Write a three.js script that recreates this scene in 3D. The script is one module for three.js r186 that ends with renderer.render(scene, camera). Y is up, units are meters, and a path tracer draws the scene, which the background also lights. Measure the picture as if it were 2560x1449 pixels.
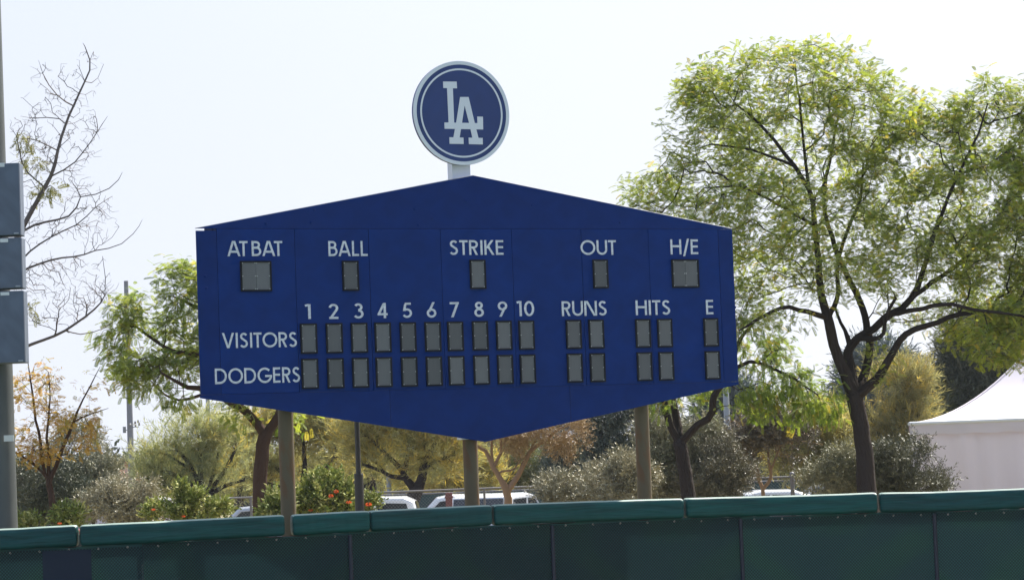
import * as THREE from 'three';
import { mergeGeometries } from 'three/addons/utils/BufferGeometryUtils.js';
import { ImprovedNoise } from 'three/addons/math/ImprovedNoise.js';
import { RoundedBoxGeometry } from 'three/addons/geometries/RoundedBoxGeometry.js';

// ---------------------------------------------------------------- camera, sky, sun, exposure
const W = 2560, HH = 1449, F = 6900, EYE = 2.65;
const scene = new THREE.Scene();
const camera = new THREE.PerspectiveCamera(2 * Math.atan(HH / 2 / F) * 180 / Math.PI, W / HH, 0.5, 3000);
camera.position.set(0, EYE, 0);
camera.rotation.set(Math.atan((1150 - HH / 2) / F), 0, -2.12 * Math.PI / 180, 'YXZ');
camera.updateMatrixWorld(true);

const SUN_AZ = 40 * Math.PI / 180, SUN_EL = 47 * Math.PI / 180;      // azimuth to the right of the view
const sunDir = new THREE.Vector3(Math.sin(SUN_AZ) * Math.cos(SUN_EL), Math.sin(SUN_EL), -Math.cos(SUN_AZ) * Math.cos(SUN_EL));
const lerp = (a, b, t) => a + (b - a) * t;
const smooth = (a, b, x) => { const t = Math.min(1, Math.max(0, (x - a) / (b - a))); return t * t * (3 - 2 * t); };
{
  const w = 512, h = 256, d = new Float32Array(w * h * 4), v = new THREE.Vector3();
  for (let j = 0; j < h; j++) for (let i = 0; i < w; i++) {
    const el = ((j + 0.5) / h - 0.5) * Math.PI, az = ((i + 0.5) / w - 0.5) * 2 * Math.PI;
    v.set(Math.cos(az) * Math.cos(el), Math.sin(el), Math.sin(az) * Math.cos(el));
    const e = Math.max(0, v.y), c = v.dot(sunDir);
    const up = 1 - Math.exp(-2.6 * e);                               // hazy pale horizon, blue zenith
    const glow = 0.5 * Math.exp(-(1 - c) * 3) + 0.12 * (0.5 + 0.5 * c);
    const o = (j * w + i) * 4;
    const k = 0.5 + 0.5 * c;                                         // bluer away from the sun
    d[o] = lerp(0.275, 0.195, k) - lerp(0.12, 0.17, k) * up + glow * 0.96;
    d[o + 1] = lerp(0.36, 0.19, k) - lerp(0.11, 0.11, k) * up + glow * 0.94;
    d[o + 2] = lerp(0.54, 0.196, k) - lerp(0.05, 0.03, k) * up + glow * 0.88;
    d[o + 3] = 1;
  }
  const t = new THREE.DataTexture(d, w, h, THREE.RGBAFormat, THREE.FloatType);
  t.mapping = THREE.EquirectangularReflectionMapping; t.magFilter = t.minFilter = THREE.LinearFilter; t.needsUpdate = true;
  scene.background = t; scene.environment = t;
}
const sun = new THREE.DirectionalLight(new THREE.Color(1, 0.95, 0.87), 5);
sun.position.copy(sunDir).multiplyScalar(150).add(new THREE.Vector3(0, 0, -60)); sun.target.position.set(0, 0, -60);
sun.castShadow = true; sun.shadow.mapSize.set(4096, 4096); sun.shadow.radius = 1.2;
Object.assign(sun.shadow.camera, { left: -60, right: 60, top: 60, bottom: -60, near: 1, far: 400 });
scene.add(sun, sun.target);
scene.fog = new THREE.FogExp2(new THREE.Color(0.80, 0.88, 1.0), 0.00016);
const renderer = new THREE.WebGLRenderer({ antialias: true });
renderer.toneMapping = THREE.LinearToneMapping;
renderer.toneMappingExposure = 2.3;
renderer.shadowMap.enabled = true;

// ---------------------------------------------------------------- helpers
let seed = 7;
const rnd = () => { seed = (seed + 0x6D2B79F5) | 0; let t = Math.imul(seed ^ (seed >>> 15), 1 | seed); t = (t + Math.imul(t ^ (t >>> 7), 61 | t)) ^ t; return ((t ^ (t >>> 14)) >>> 0) / 4294967296; };
const R = (a, b) => a + (b - a) * rnd();
const reseed = n => { seed = n * 7919 + 13; };
const V = (x, y, z) => new THREE.Vector3(x, y, z);
const perlin = new ImprovedNoise();
function P(px, py, depth) {                                           // a place in the photograph at a distance -> metres
  const v = V((px - W / 2) / F, -(py - HH / 2) / F, -1).applyQuaternion(camera.quaternion);
  return v.multiplyScalar(depth / -v.z).add(camera.position);
}
const M = (px, depth) => px * depth / F;
const interp = (tab, x) => { for (let i = 1; i < tab.length; i++) if (x <= tab[i][0] || i === tab.length - 1) { const [a, b] = [tab[i - 1], tab[i]]; return lerp(a[1], b[1], (x - a[0]) / (b[0] - a[0])); } };

const used = {};
const numbered = n => { const k = used[n] = (used[n] ?? -1) + 1; return k ? `${n}_${String(k).padStart(3, '0')}` : n; };
function tag(o, label, category, group, kind) {
  if (label) o.userData.label = label; if (category) o.userData.category = category;
  if (group) o.userData.group = group; if (kind) o.userData.kind = kind; return o;
}
function thing(name, label, category, pos = V(0, 0, 0), turn = 0, group) {
  const o = new THREE.Group(); o.name = numbered(name); o.position.copy(pos); o.rotation.y = turn; scene.add(o);
  return tag(o, label, category, group);
}
function mesh(name, geo, mat, parent, label) {
  const m = new THREE.Mesh(geo, mat); m.name = parent ? name : numbered(name); m.castShadow = m.receiveShadow = true;
  if (label) m.userData.label = label; (parent || scene).add(m); return m;
}
const box = (w, h, d, x = 0, y = 0, z = 0) => new THREE.BoxGeometry(w, h, d).translate(x, y, z);
const rbox = (w, h, d, r, x = 0, y = 0, z = 0) => new RoundedBoxGeometry(w, h, d, 2, r).translate(x, y, z);
const flat = gs => mergeGeometries(gs.map(g => { const q = g.index ? g.toNonIndexed() : g; for (const k of Object.keys(q.attributes)) if (!['position', 'normal', 'uv'].includes(k)) q.deleteAttribute(k); return q; }));
function cyl(r0, r1, a, b, sides = 16) {                               // from a (radius r0) to b (radius r1)
  const d = b.clone().sub(a), g = new THREE.CylinderGeometry(r1, r0, d.length(), sides);
  g.applyQuaternion(new THREE.Quaternion().setFromUnitVectors(V(0, 1, 0), d.clone().normalize()));
  return g.translate((a.x + b.x) / 2, (a.y + b.y) / 2, (a.z + b.z) / 2);
}
function buf(pos, idx, uv) {
  const g = new THREE.BufferGeometry(); g.setAttribute('position', new THREE.Float32BufferAttribute(pos, 3));
  g.setAttribute('uv', new THREE.Float32BufferAttribute(uv || new Array(pos.length / 3 * 2).fill(0), 2));
  if (idx) g.setIndex(idx); g.computeVertexNormals(); return g;
}
class Tubes {
  constructor() { this.p = []; this.i = []; this.u = []; }
  add(pts, rad, sides) {
    const n = pts.length, t = V(), a = V(1, 0, 0), b = V(), q = V(), s0 = this.p.length / 3; let len = 0;
    for (let k = 0; k < n; k++) {
      t.copy(pts[Math.min(n - 1, k + 1)]).sub(pts[Math.max(0, k - 1)]).normalize();
      if (k === 0) { a.set(1, 0, 0); if (Math.abs(t.x) > 0.8) a.set(0, 0, 1); }
      a.addScaledVector(t, -a.dot(t)).normalize(); b.crossVectors(t, a);
      if (k) len += pts[k].distanceTo(pts[k - 1]);
      for (let s = 0; s <= sides; s++) {
        const w = s / sides * 2 * Math.PI, rr = rad[k];
        q.copy(pts[k]).addScaledVector(a, Math.cos(w) * rr).addScaledVector(b, Math.sin(w) * rr);
        this.p.push(q.x, q.y, q.z); this.u.push(s / sides * Math.max(0.05, 6.28 * rad[0]), len);
        if (k && s) { const m = sides + 1, o = s0 + k * m + s; this.i.push(o - m - 1, o - 1, o - m, o - m, o - 1, o); }
      }
    }
  }
  geo() { return buf(this.p, this.i, this.u); }
}
// noise textures (metres of uv), grey or coloured
function noiseTex(size, fn, srgb = false) {
  const d = new Uint8Array(size * size * 4);
  for (let j = 0; j < size; j++) for (let i = 0; i < size; i++) {
    const c = fn(i / size, j / size), o = (j * size + i) * 4;
    for (let k = 0; k < 3; k++) d[o + k] = Math.max(0, Math.min(255, 255 * (Array.isArray(c) ? c[k] : c)));
    d[o + 3] = 255;
  }
  const t = new THREE.DataTexture(d, size, size); t.wrapS = t.wrapT = THREE.RepeatWrapping; t.magFilter = THREE.LinearFilter; t.minFilter = THREE.LinearMipmapLinearFilter; t.generateMipmaps = true;
  if (srgb) t.colorSpace = THREE.SRGBColorSpace; t.needsUpdate = true; return t;
}
const tile = (x, y, n, s) => {                                         // tiling noise on a torus of n cells
  const a = x * 2 * Math.PI, b = y * 2 * Math.PI, r = n / 6.283;
  return perlin.noise(Math.cos(a) * r + s, Math.sin(a) * r + Math.cos(b) * r * 1.3 + s * 2, Math.sin(b) * r * 1.1 + s * 3);
};
const fbm = (x, y, n, s) => tile(x, y, n, s) + 0.5 * tile(x, y, n * 2, s + 9) + 0.25 * tile(x, y, n * 4, s + 17);
const barkBump = noiseTex(128, (x, y) => 0.5 + 0.5 * perlin.noise(x * 22, y * 5, 3) + 0.25 * perlin.noise(x * 40, y * 14, 8));
const blotch = noiseTex(256, (x, y) => { const n = 0.86 + 0.22 * fbm(x, y, 5, 1.3); return [n, n, n]; });
const vinylWear = noiseTex(256, (x, y) => { const n = 0.82 + 0.34 * fbm(x, y, 4, 9.3); return [n * 1.02, n, n * 0.99]; });
const clothLightPatches = noiseTex(256, (x, y) => { const n = fbm(x, y, 3, 6.6), k = smooth(-0.3, 0.5, n); return [0.86 + 0.1 * k, 0.82 + 0.18 * k, 0.94 - 0.08 * k]; });  // light and shade showing through the cloth, painted as mild tone patches
const wrinkle = noiseTex(256, (x, y) => 0.5 + 0.4 * fbm(x, y, 4, 5.1));
const std = (r, g, b, rough = 0.8, more = {}) => new THREE.MeshStandardMaterial({ color: new THREE.Color().setRGB(r, g, b), roughness: rough, side: THREE.DoubleSide, ...more });
const rep = (t, x, y = x) => { const c = t.clone(); c.repeat.set(x, y); c.needsUpdate = true; return c; };

// ---------------------------------------------------------------- ground
const groundMap = noiseTex(256, (x, y) => { const n = fbm(x, y, 6, 2.2) * 0.5 + 0.25 * (rnd() - 0.5); return [0.50 + 0.12 * n, 0.46 + 0.12 * n, 0.34 + 0.1 * n]; }, true);
const lawnMap = noiseTex(256, (x, y) => { const n = fbm(x, y, 8, 4.2) * 0.5 + 0.4 * (rnd() - 0.5); return [0.28 + 0.09 * n, 0.34 + 0.09 * n, 0.20 + 0.06 * n]; }, true);
function sheet(name, x0, x1, z0, z1, y, map, metres) {
  const g = new THREE.PlaneGeometry(x1 - x0, z1 - z0).rotateX(-Math.PI / 2).translate((x0 + x1) / 2, y, (z0 + z1) / 2);
  const m = mesh(name, g, std(1, 1, 1, 0.95, { map: rep(map, (x1 - x0) / metres, (z1 - z0) / metres) }));
  m.userData.kind = 'structure'; return m;
}
sheet('ground', -260, 260, -420, 60, 0, groundMap, 3);
sheet('lawn', -60, 60, -40, 55, 0.006, lawnMap, 2);
const asphalt = noiseTex(128, () => { const n = 0.24 + 0.06 * rnd(); return [n, n, n * 1.02]; }, true);
sheet('parking_lot', -50, 60, -91, -63.6, 0.006, asphalt, 2);

// ---------------------------------------------------------------- scoreboard plane
const TH = 24.6 * Math.PI / 180, uAxis = V(Math.cos(TH), 0, -Math.sin(TH)), nAxis = V(Math.sin(TH), 0, Math.cos(TH));
const boardO = P(1170, 770, 42.9); const boardBase = V(boardO.x, 0, boardO.z);
function B(px, py, off = 0) {                                          // photograph -> metres on the board's plane (right, up)
  const o = boardBase.clone().addScaledVector(nAxis, off), d = P(px, py, 1).sub(camera.position);
  const t = o.clone().sub(camera.position).dot(nAxis) / d.dot(nAxis);
  const q = camera.position.clone().addScaledVector(d, t).sub(o);
  return [q.dot(uAxis), q.y];
}
const blueTex = noiseTex(256, (x, y) => { const n = 0.91 + 0.17 * fbm(x, y, 3, 7.7) + 0.04 * (rnd() - 0.5); return [n, n, n]; });
const dentBump = noiseTex(256, (x, y) => 0.5 + 0.35 * fbm(x, y, 3, 12.3));
const bluePaint = () => new THREE.MeshPhysicalMaterial({ color: new THREE.Color().setRGB(0.0035, 0.030, 0.172), roughness: 0.6, specularIntensity: 0.2, side: THREE.DoubleSide, map: blueTex, bumpMap: dentBump, bumpScale: 0.004 });
const blues = [bluePaint(), bluePaint(), bluePaint()];
blues[1].color.multiplyScalar(1.05); blues[2].color.multiplyScalar(0.92); blues[2].color.r *= 1.2;
const whiteVinyl = std(0.66, 0.70, 0.76, 0.55, { map: blotch });
const steelPaint = std(0.108, 0.083, 0.042, 0.65, { map: noiseTex(256, (x, y) => { const n = fbm(x, y, 5, 3.3), k = smooth(0.05, 0.5, n); return [0.9 + 0.1 * k, 0.88 - 0.2 * k, 0.85 - 0.4 * k]; }) });
steelPaint.map.repeat.set(1, 2);

const sb = thing('scoreboard', 'wide blue hexagonal baseball scoreboard standing on three posts behind the green padded fence', 'scoreboard', boardBase, TH);
const poly = (pts, t, z = 0) => {                                      // a plate of thickness t with its front at z
  const g = new THREE.ExtrudeGeometry(new THREE.Shape(pts.map(p => new THREE.Vector2(p[0], p[1]))), { depth: t, bevelEnabled: false });
  return g.translate(0, 0, z - t);
};
const TL = B(488, 571), PK = B(1183, 439), TR = B(1831, 572), BR = B(1847, 957), AP = B(1213, 1104), BL = B(500, 992);
{
  const top = (TL[1] + TR[1]) / 2, bot = (BL[1] + BR[1]) / 2, GAP = 0.004;
  const seams = [TL[0], ...[540, 735, 920, 1100, 1278, 1452, 1620, 1795].map(x => B(x, 573)[0]), TR[0]];
  for (let i = 0; i + 1 < seams.length; i++) {
    const a = seams[i] + GAP, b = seams[i + 1] - GAP, z = R(-0.002, 0.003);
    const t0 = top - (i === 0 ? 0.034 : 0.005);
    mesh('panel', poly([[a, bot + 0.03], [b, bot + 0.03], [b, t0], [a, t0]], 0.02, z), blues[i % 3 === 1 ? 1 : i === 0 || i === 8 ? 2 : 0], sb);
  }
  mesh('gable_panel', poly([[TL[0], top], [TR[0], top], [PK[0], PK[1]]], 0.02, 0.004), blues[2], sb);
  const lx = [B(975, 1000)[0], B(1425, 980)[0]], yAt = u => u < AP[0] ? lerp(bot, AP[1], (u - BL[0]) / (AP[0] - BL[0])) : lerp(AP[1], bot, (u - AP[0]) / (BR[0] - AP[0]));
  const yb = bot + 0.024;
  mesh('lower_panel', poly([[BL[0], bot - 0.02], [lx[0] - GAP, yAt(lx[0])], [lx[0] - GAP, yb], [BL[0], yb]], 0.02, 0.001), blues[2], sb);
  mesh('lower_panel', poly([[lx[0] + GAP, yAt(lx[0])], [AP[0], AP[1]], [lx[1] - GAP, yAt(lx[1])], [lx[1] - GAP, yb], [lx[0] + GAP, yb]], 0.02, -0.001), blues[2], sb);
  mesh('lower_panel', poly([[lx[1] + GAP, yAt(lx[1])], [BR[0], bot - 0.02], [BR[0], yb], [lx[1] + GAP, yb]], 0.02, 0.002), blues[2], sb);
  // frame behind the panels
  const dark = std(0.02, 0.03, 0.07, 0.7);
  mesh('backing_frame', flat([
    ...seams.slice(1, -1).map(u => box(0.08, top - bot, 0.05, u, (top + bot) / 2, -0.047)),
    box(TR[0] - TL[0] - 0.35, 0.06, 0.05, (TL[0] + TR[0]) / 2, top - 0.01, -0.098), box(TR[0] - TL[0] - 0.2, 0.06, 0.05, (TL[0] + TR[0]) / 2, bot + 0.03, -0.098)]), dark, sb);
  for (const f of [0.25, 0.75]) mesh('beam', box(TR[0] - TL[0] - 0.5, 0.14, 0.09, (TL[0] + TR[0]) / 2, lerp(bot, top, f), -0.118), steelPaint, sb);
  // light metal edging along the gable
  const edge = std(0.34, 0.34, 0.34, 0.6);
  for (const [a, b] of [[TL, PK], [PK, TR]]) mesh('edge_trim', cyl(0.008, 0.008, V(a[0], a[1] + 0.004, -0.008), V(b[0], b[1] + 0.004, -0.008), 10), edge, sb);
  // posts
  const pg = t => cyl(0.116, 0.116, V(0, 0, 0), V(0, t, 0), 32);
  for (const [px, py, t] of [[717, 1160, top - 0.3], [1177, 1160, top + 0.5], [1608, 1130, top - 0.3]]) {
    const o = mesh('post', pg(t), steelPaint, sb); o.position.set(B(px, py, -0.28)[0], 0, -0.28);
  }
  // fixing screws whose heads sit in shallow dimples
  const dg = new THREE.SphereGeometry(0.022, 10, 6).scale(1, 1, 0.35);
  for (const [px, py] of [[1036, 522], [1165, 502], [785, 524], [664, 558], [777, 556], [1046, 561], [1330, 512], [1550, 556], [1080, 545], [512, 690], [515, 720], [1838, 768]]) {
    const [u, v] = B(px, py); const s = mesh('fixing', dg, blues[2], sb); s.position.set(u, v, 0.005);
  }
}
// --- letters drawn as strokes of even width (unit = capital height)
const SW = 0.138, hs = SW / 2;
const arc = (cx, cy, rx, ry, a0, a1, n = 18) => Array.from({ length: n + 1 }, (_, i) => { const a = lerp(a0, a1, i / n) * Math.PI / 180; return [cx + rx * Math.cos(a), cy + ry * Math.sin(a)]; });
const stem = x => ['l', [[x, 0], [x, 1]]], bar = (x0, x1, y) => ['l', [[x0, y], [x1, y]]], di = (...a) => ['d', a];
const GL = {
  A: [0.86, [di(0.085, 0, 0.40, 1), di(0.775, 0, 0.46, 1), bar(0.22, 0.64, 0.29)]],
  B: [0.62, [stem(hs), ['l', [[hs, 0.925], ...arc(0.29, 0.74, 0.185, 0.185, 90, -90), [hs, 0.555]]], ['l', [[hs, 0.55], ...arc(0.31, 0.3125, 0.2375, 0.2375, 90, -90), [hs, 0.075]]]]],
  D: [0.82, [stem(hs), ['l', [[hs, 0.925], ...arc(0.31, 0.5, 0.43, 0.425, 90, -90, 26), [hs, 0.075]]]]],
  E: [0.54, [stem(hs), bar(SW, 0.5, 0.925), bar(SW, 0.48, 0.52), bar(SW, 0.5, 0.075)]],
  G: [0.98, [['l', arc(0.5, 0.5, 0.43, 0.43, 44, 352, 32)], bar(0.52, 0.995, 0.45)]],
  H: [0.74, [stem(hs), stem(0.665), bar(SW, 0.59, 0.54)]],
  I: [0.20, [stem(0.1)]],
  K: [0.66, [stem(hs), di(0.15, 0.44, 0.53, 1), di(0.57, 0, 0.24, 0.6)]],
  L: [0.48, [stem(hs), bar(SW, 0.47, 0.075)]],
  N: [0.84, [stem(hs), stem(0.765), di(0.68, 0, 0.16, 1)]],
  O: [1.0, [['c', arc(0.5, 0.5, 0.43, 0.43, 0, 360, 36)]]],
  R: [0.60, [stem(hs), ['l', [[hs, 0.925], ...arc(0.30, 0.715, 0.21, 0.21, 90, -90), [hs, 0.505]]], di(0.49, 0, 0.27, 0.5)]],
  S: [0.56, [['l', [...arc(0.29, 0.745, 0.18, 0.18, 25, 250, 16), ...arc(0.27, 0.285, 0.21, 0.21, 68, -150, 18)]]]],
  T: [0.54, [['l', [[0.27, 0], [0.27, 0.86]]], bar(0, 0.54, 0.925)]],
  U: [0.72, [['l', [[hs, 1], [hs, 0.36], ...arc(0.36, 0.36, 0.285, 0.285, 180, 360, 18), [0.645, 1]]]]],
  V: [0.82, [di(0.40, 0, 0.08, 1), di(0.42, 0, 0.74, 1)]],
  '/': [0.46, [di(0.08, -0.12, 0.38, 1.04)]],
  ' ': [0.08, []],
  1: [0.40, [stem(0.28), ['l', [[0.26, 0.955], [0.06, 0.90]]]]],
  2: [0.58, [['l', [...arc(0.285, 0.715, 0.205, 0.21, 172, -32, 16), [0.14, 0.09]]], bar(0.03, 0.55, 0.072)]],
  3: [0.58, [['l', arc(0.27, 0.74, 0.175, 0.185, 150, -90, 16)], ['l', arc(0.27, 0.30, 0.225, 0.225, 92, -150, 18)]]],
  4: [0.62, [['l', [[0.45, 0], [0.45, 1]]], di(0.08, 0.24, 0.42, 0.98), bar(0.03, 0.61, 0.26)]],
  5: [0.58, [bar(0.15, 0.52, 0.925), di(0.10, 0.46, 0.18, 0.9), ['l', arc(0.27, 0.315, 0.235, 0.24, 128, -150, 18)]]],
  6: [0.60, [['c', arc(0.30, 0.30, 0.225, 0.225, 0, 360, 24)], di(0.15, 0.38, 0.44, 1)]],
  7: [0.56, [bar(0.02, 0.54, 0.925), di(0.15, 0, 0.46, 0.92)]],
  8: [0.58, [['c', arc(0.29, 0.755, 0.165, 0.17, 0, 360, 22)], ['c', arc(0.29, 0.29, 0.215, 0.215, 0, 360, 24)]]],
  9: [0.60, [['c', arc(0.30, 0.70, 0.225, 0.225, 0, 360, 24)], di(0.16, 0, 0.45, 0.62)]],
  0: [0.62, [['c', arc(0.31, 0.5, 0.235, 0.43, 0, 360, 30)]]],
};
function ribbon(pts, closed, z, w, out) {
  const n = pts.length, s0 = out.p.length / 3;
  for (let i = 0; i < n; i++) {
    const a = closed ? pts[(i - 1 + n - (i === 0 ? 1 : 0)) % n] : pts[Math.max(0, i - 1)], b = closed ? pts[(i + 1 + (i === n - 1 ? 1 : 0)) % n] : pts[Math.min(n - 1, i + 1)];
    const dx = b[0] - a[0], dy = b[1] - a[1], l = Math.hypot(dx, dy) || 1;
    out.p.push(pts[i][0] - dy / l * w, pts[i][1] + dx / l * w, z, pts[i][0] + dy / l * w, pts[i][1] - dx / l * w, z);
    if (i) { const o = s0 + 2 * i; out.i.push(o - 2, o - 1, o, o - 1, o + 1, o); }
  }
}
function textGeo(str, gap = 0.085) {
  const out = { p: [], i: [] }; let x = 0, k = 0, prev = '';
  const kern = { AT: -0.16, TA: -0.16, 'AL': 0, 'LL': 0.03, 'TO': -0.03, 'RI': 0.02, 'VI': -0.02, 'SI': 0.03, 'IT': -0.02, 'UT': -0.02, BA: -0.04 };
  for (const ch of str) {
    const [adv, strokes] = GL[ch]; x += kern[prev + ch] || 0;
    for (const [type, d] of strokes) {
      const z = 0.0006 * (k++ % 4);
      if (type === 'd') {
        const [x0, y0, x1, y1] = d, hw = SW / 2 * Math.hypot(x1 - x0, y1 - y0) / Math.abs(y1 - y0), o = out.p.length / 3;
        out.p.push(x + x0 - hw, y0, z, x + x0 + hw, y0, z, x + x1 + hw, y1, z, x + x1 - hw, y1, z); out.i.push(o, o + 1, o + 2, o, o + 2, o + 3);
      } else ribbon(d.map(q => [q[0] + x, q[1]]), type === 'c', z, hs, out);
    }
    x += adv + gap; prev = ch;
  }
  const g = buf(out.p, out.i, out.p.reduce((u, v, i) => (i % 3 < 2 && u.push(v), u), [])); g.computeBoundingBox();
  return g;
}
for (const [str, x0, x1, yt, yb] of [
  ['AT BAT', 567, 705, 602, 640], ['BALL', 820, 918, 602, 640], ['STRIKE', 1124, 1258, 600, 637], ['OUT', 1451, 1540, 600, 637], ['H/E', 1676, 1745, 598, 635.5],
  ['RUNS', 1404, 1516, 752, 789], ['HITS', 1589, 1675, 750, 787], ['E', 1765, 1783, 749, 785.5], ['1', 761, 776, 760, 797], ['2', 821, 845, 759, 797], ['3', 884, 908, 757.5, 796], ['4', 942, 968, 757, 795],
  ['5', 1006, 1029, 756, 794.5], ['6', 1066, 1090, 755, 794], ['7', 1124, 1147, 754.5, 792.5], ['8', 1185, 1209, 753.5, 792], ['9', 1244, 1268, 753, 791], ['10', 1291, 1335, 752, 790],
  ['VISITORS', 554, 741, 830.5, 868.5], ['DODGERS', 536, 749, 918.5, 957.5]]) {
  const xm = (x0 + x1) / 2, g = textGeo(str), bb = g.boundingBox, ym = (yt + yb) / 2;
  const u0 = B(x0, ym)[0], u1 = B(x1, ym)[0], vb = B(xm, yb)[1], vt = B(xm, yt)[1];
  const sy = vt - vb, sx = (u1 - u0) / (bb.max.x - bb.min.x);
  g.translate(-bb.min.x, 0, 0).scale(sx, sy, 1); g.translate(u0, vb, 0.0065);
  mesh('lettering', g, whiteVinyl, sb, `white painted ${str.length > 2 ? 'word' : 'character'} ${str}`);
}
// --- digit displays
{
  const faces = [0.085, 0.1, 0.115, 0.13].map((k, i) => std(k * 0.96, k * 1.0, k * 1.04, 0.42, { map: noiseTex(64, (x, y) => { const n = 0.9 + 0.12 * perlin.noise(x * 6, y * 2, i * 5) + 0.12 * ((Math.floor(x * 32) + Math.floor(y * 64)) % 2); return [n, n, n]; }) }));
  const black = std(0.004, 0.005, 0.008, 0.95), scr = std(0.5, 0.5, 0.48, 0.4);
  const sg = new THREE.CylinderGeometry(0.008, 0.008, 0.006, 8).rotateX(Math.PI / 2);
  const [ra, rb] = [B(749, 808), B(792, 884)], w1 = 0.268, h1 = Math.abs(ra[1] - rb[1]) * 0.985;
  const frameGeo = w => { const g = 0.024; return flat([box(w, g, 0.03, 0, (h1 - g) / 2, 0.016), box(w, g, 0.03, 0, -(h1 - g) / 2, 0.016), box(g, h1 - 2 * g, 0.03, -(w - g) / 2, 0, 0.016), box(g, h1 - 2 * g, 0.03, (w - g) / 2, 0, 0.016)]); };
  const fg1 = frameGeo(w1), w2 = w1 * 1.84, fg2 = frameGeo(w2);
  const faceGeo = new THREE.BoxGeometry(w1 - 0.046, h1 - 0.046, 0.012), half = new THREE.BoxGeometry(w2 / 2 - 0.026, h1 - 0.046, 0.012);
  const display = (px, py, dbl) => {
    const [u, v] = B(px, py), d = new THREE.Group(); d.name = 'display'; d.position.set(u, v, 0.004); sb.add(d);
    mesh('display_frame', dbl ? fg2 : fg1, black, d);
    const w = dbl ? w2 : w1;
    for (const s of dbl ? [-1, 1] : [0]) {
      const f = mesh('display_face', dbl ? half : faceGeo, faces[Math.floor(R(0, 4))], d); f.position.set(s * (w2 / 4 - 0.0105), 0, 0.011);
    }
    for (const sx of dbl ? [-1, -0.06, 0.06, 1] : [-1, 1]) for (const sy of [-1, 0, 1]) {
      const q = mesh('screw', sg, scr, d); q.position.set(sx * (w / 2 - 0.034), sy * (h1 / 2 - 0.034), 0.02);
    }
    return d;
  };
  display(638.5, 690, true); display(875, 689); display(1193.5, 685.5); display(1500.5, 684.5); display(1712.5, 683.5, true);
  const cols = [[770.5, 846], [834.5, 845.2], [897, 844.2], [956, 843.2], [1019, 843], [1081, 842], [1137.5, 840.8], [1199.5, 838.8], [1259, 838], [1315.5, 837.7], [1433.5, 835.6], [1490, 835.2], [1607, 833.5], [1661.5, 833], [1777, 831.3]];
  const v1 = B(...cols[7])[1], v2 = B(1202, 924.2)[1];
  for (const [px, py] of cols) { const d = display(px, py); d.position.y = lerp(v1, d.position.y, 0.5); const e = display(px + 3.4, py + 86); e.position.x = d.position.x + R(-0.003, 0.003); e.position.y = v2 + (d.position.y - v1); }
}
// --- round sign above the board
{
  const off = 0.01, [cu, cv] = B(1153.6, 282.4, off), r = M(131.5, 42.95);
  const sg = thing('round_sign', 'round blue sign with white interlocking letters on a white post above the scoreboard', 'sign', boardBase, TH);
  const disc = (ra, t, z) => new THREE.CylinderGeometry(ra, ra, t, 72).rotateX(Math.PI / 2).translate(cu, cv, z - t / 2);
  const wht = std(0.64, 0.68, 0.74, 0.45), face = std(0.006, 0.034, 0.165, 0.5, { map: blueTex });
  const ring = (r0, r1, t, z) => { const s = new THREE.Shape(); s.absarc(0, 0, r1, 0, Math.PI * 2); const h = new THREE.Path(); h.absarc(0, 0, r0, 0, Math.PI * 2, true); s.holes.push(h); return new THREE.ExtrudeGeometry(s, { depth: t, bevelEnabled: false, curveSegments: 48 }).translate(cu, cv, z - t); };
  mesh('sign_body', disc(r, 0.05, off - 0.004), std(0.02, 0.04, 0.16, 0.5), sg);
  mesh('face', disc(r * 0.94, 0.012, off + 0.006), face, sg);
  mesh('border_ring', ring(r * 0.932, r, 0.014, off + 0.009), wht, sg);
  mesh('inner_ring', ring(r * 0.823, r * 0.857, 0.004, off + 0.009), wht, sg);
  const Z = (x, y) => B(980 + x / 4.261, 120 + y / 4.261, off);
  const pg = (pts, k) => poly(pts.map(p => Z(...p)), 0.004, off + 0.0095 + 0.0007 * k);
  const LA = [[[[541, 357], [686, 358], [690, 430], [543, 426]], [[583, 424], [645, 424], [659, 800], [600, 800]], [[555, 793], [966, 801], [968, 868], [557, 860]], [[904, 730], [965, 732], [967, 806], [907, 803]]],
  [[[722, 522], [770, 522], [770, 610], [742, 797], [716, 956], [650, 953], [680, 793]], [[769, 522], [812, 522], [878, 800], [918, 960], [853, 958], [817, 797], [769, 610]], [[607, 950], [757, 954], [760, 1023], [609, 1020]], [[812, 955], [962, 958], [964, 1028], [815, 1024]]]];
  let k = 0;
  for (const L of LA) mesh('letter', flat(L.map(p => pg(p.slice().reverse(), k++))), wht, sg);
  const [pu] = B(1152, 430, -0.15);
  const [pl] = B(1135.5, 440, -0.06), [pr] = B(1181, 440, -0.06);
  mesh('post', box(pr - pl, cv - 3.0, 0.18, (pl + pr) / 2, 3.0 + (cv - 3.0) / 2, -0.15 - 0.075), std(0.72, 0.74, 0.78, 0.5), sg);
}

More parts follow.
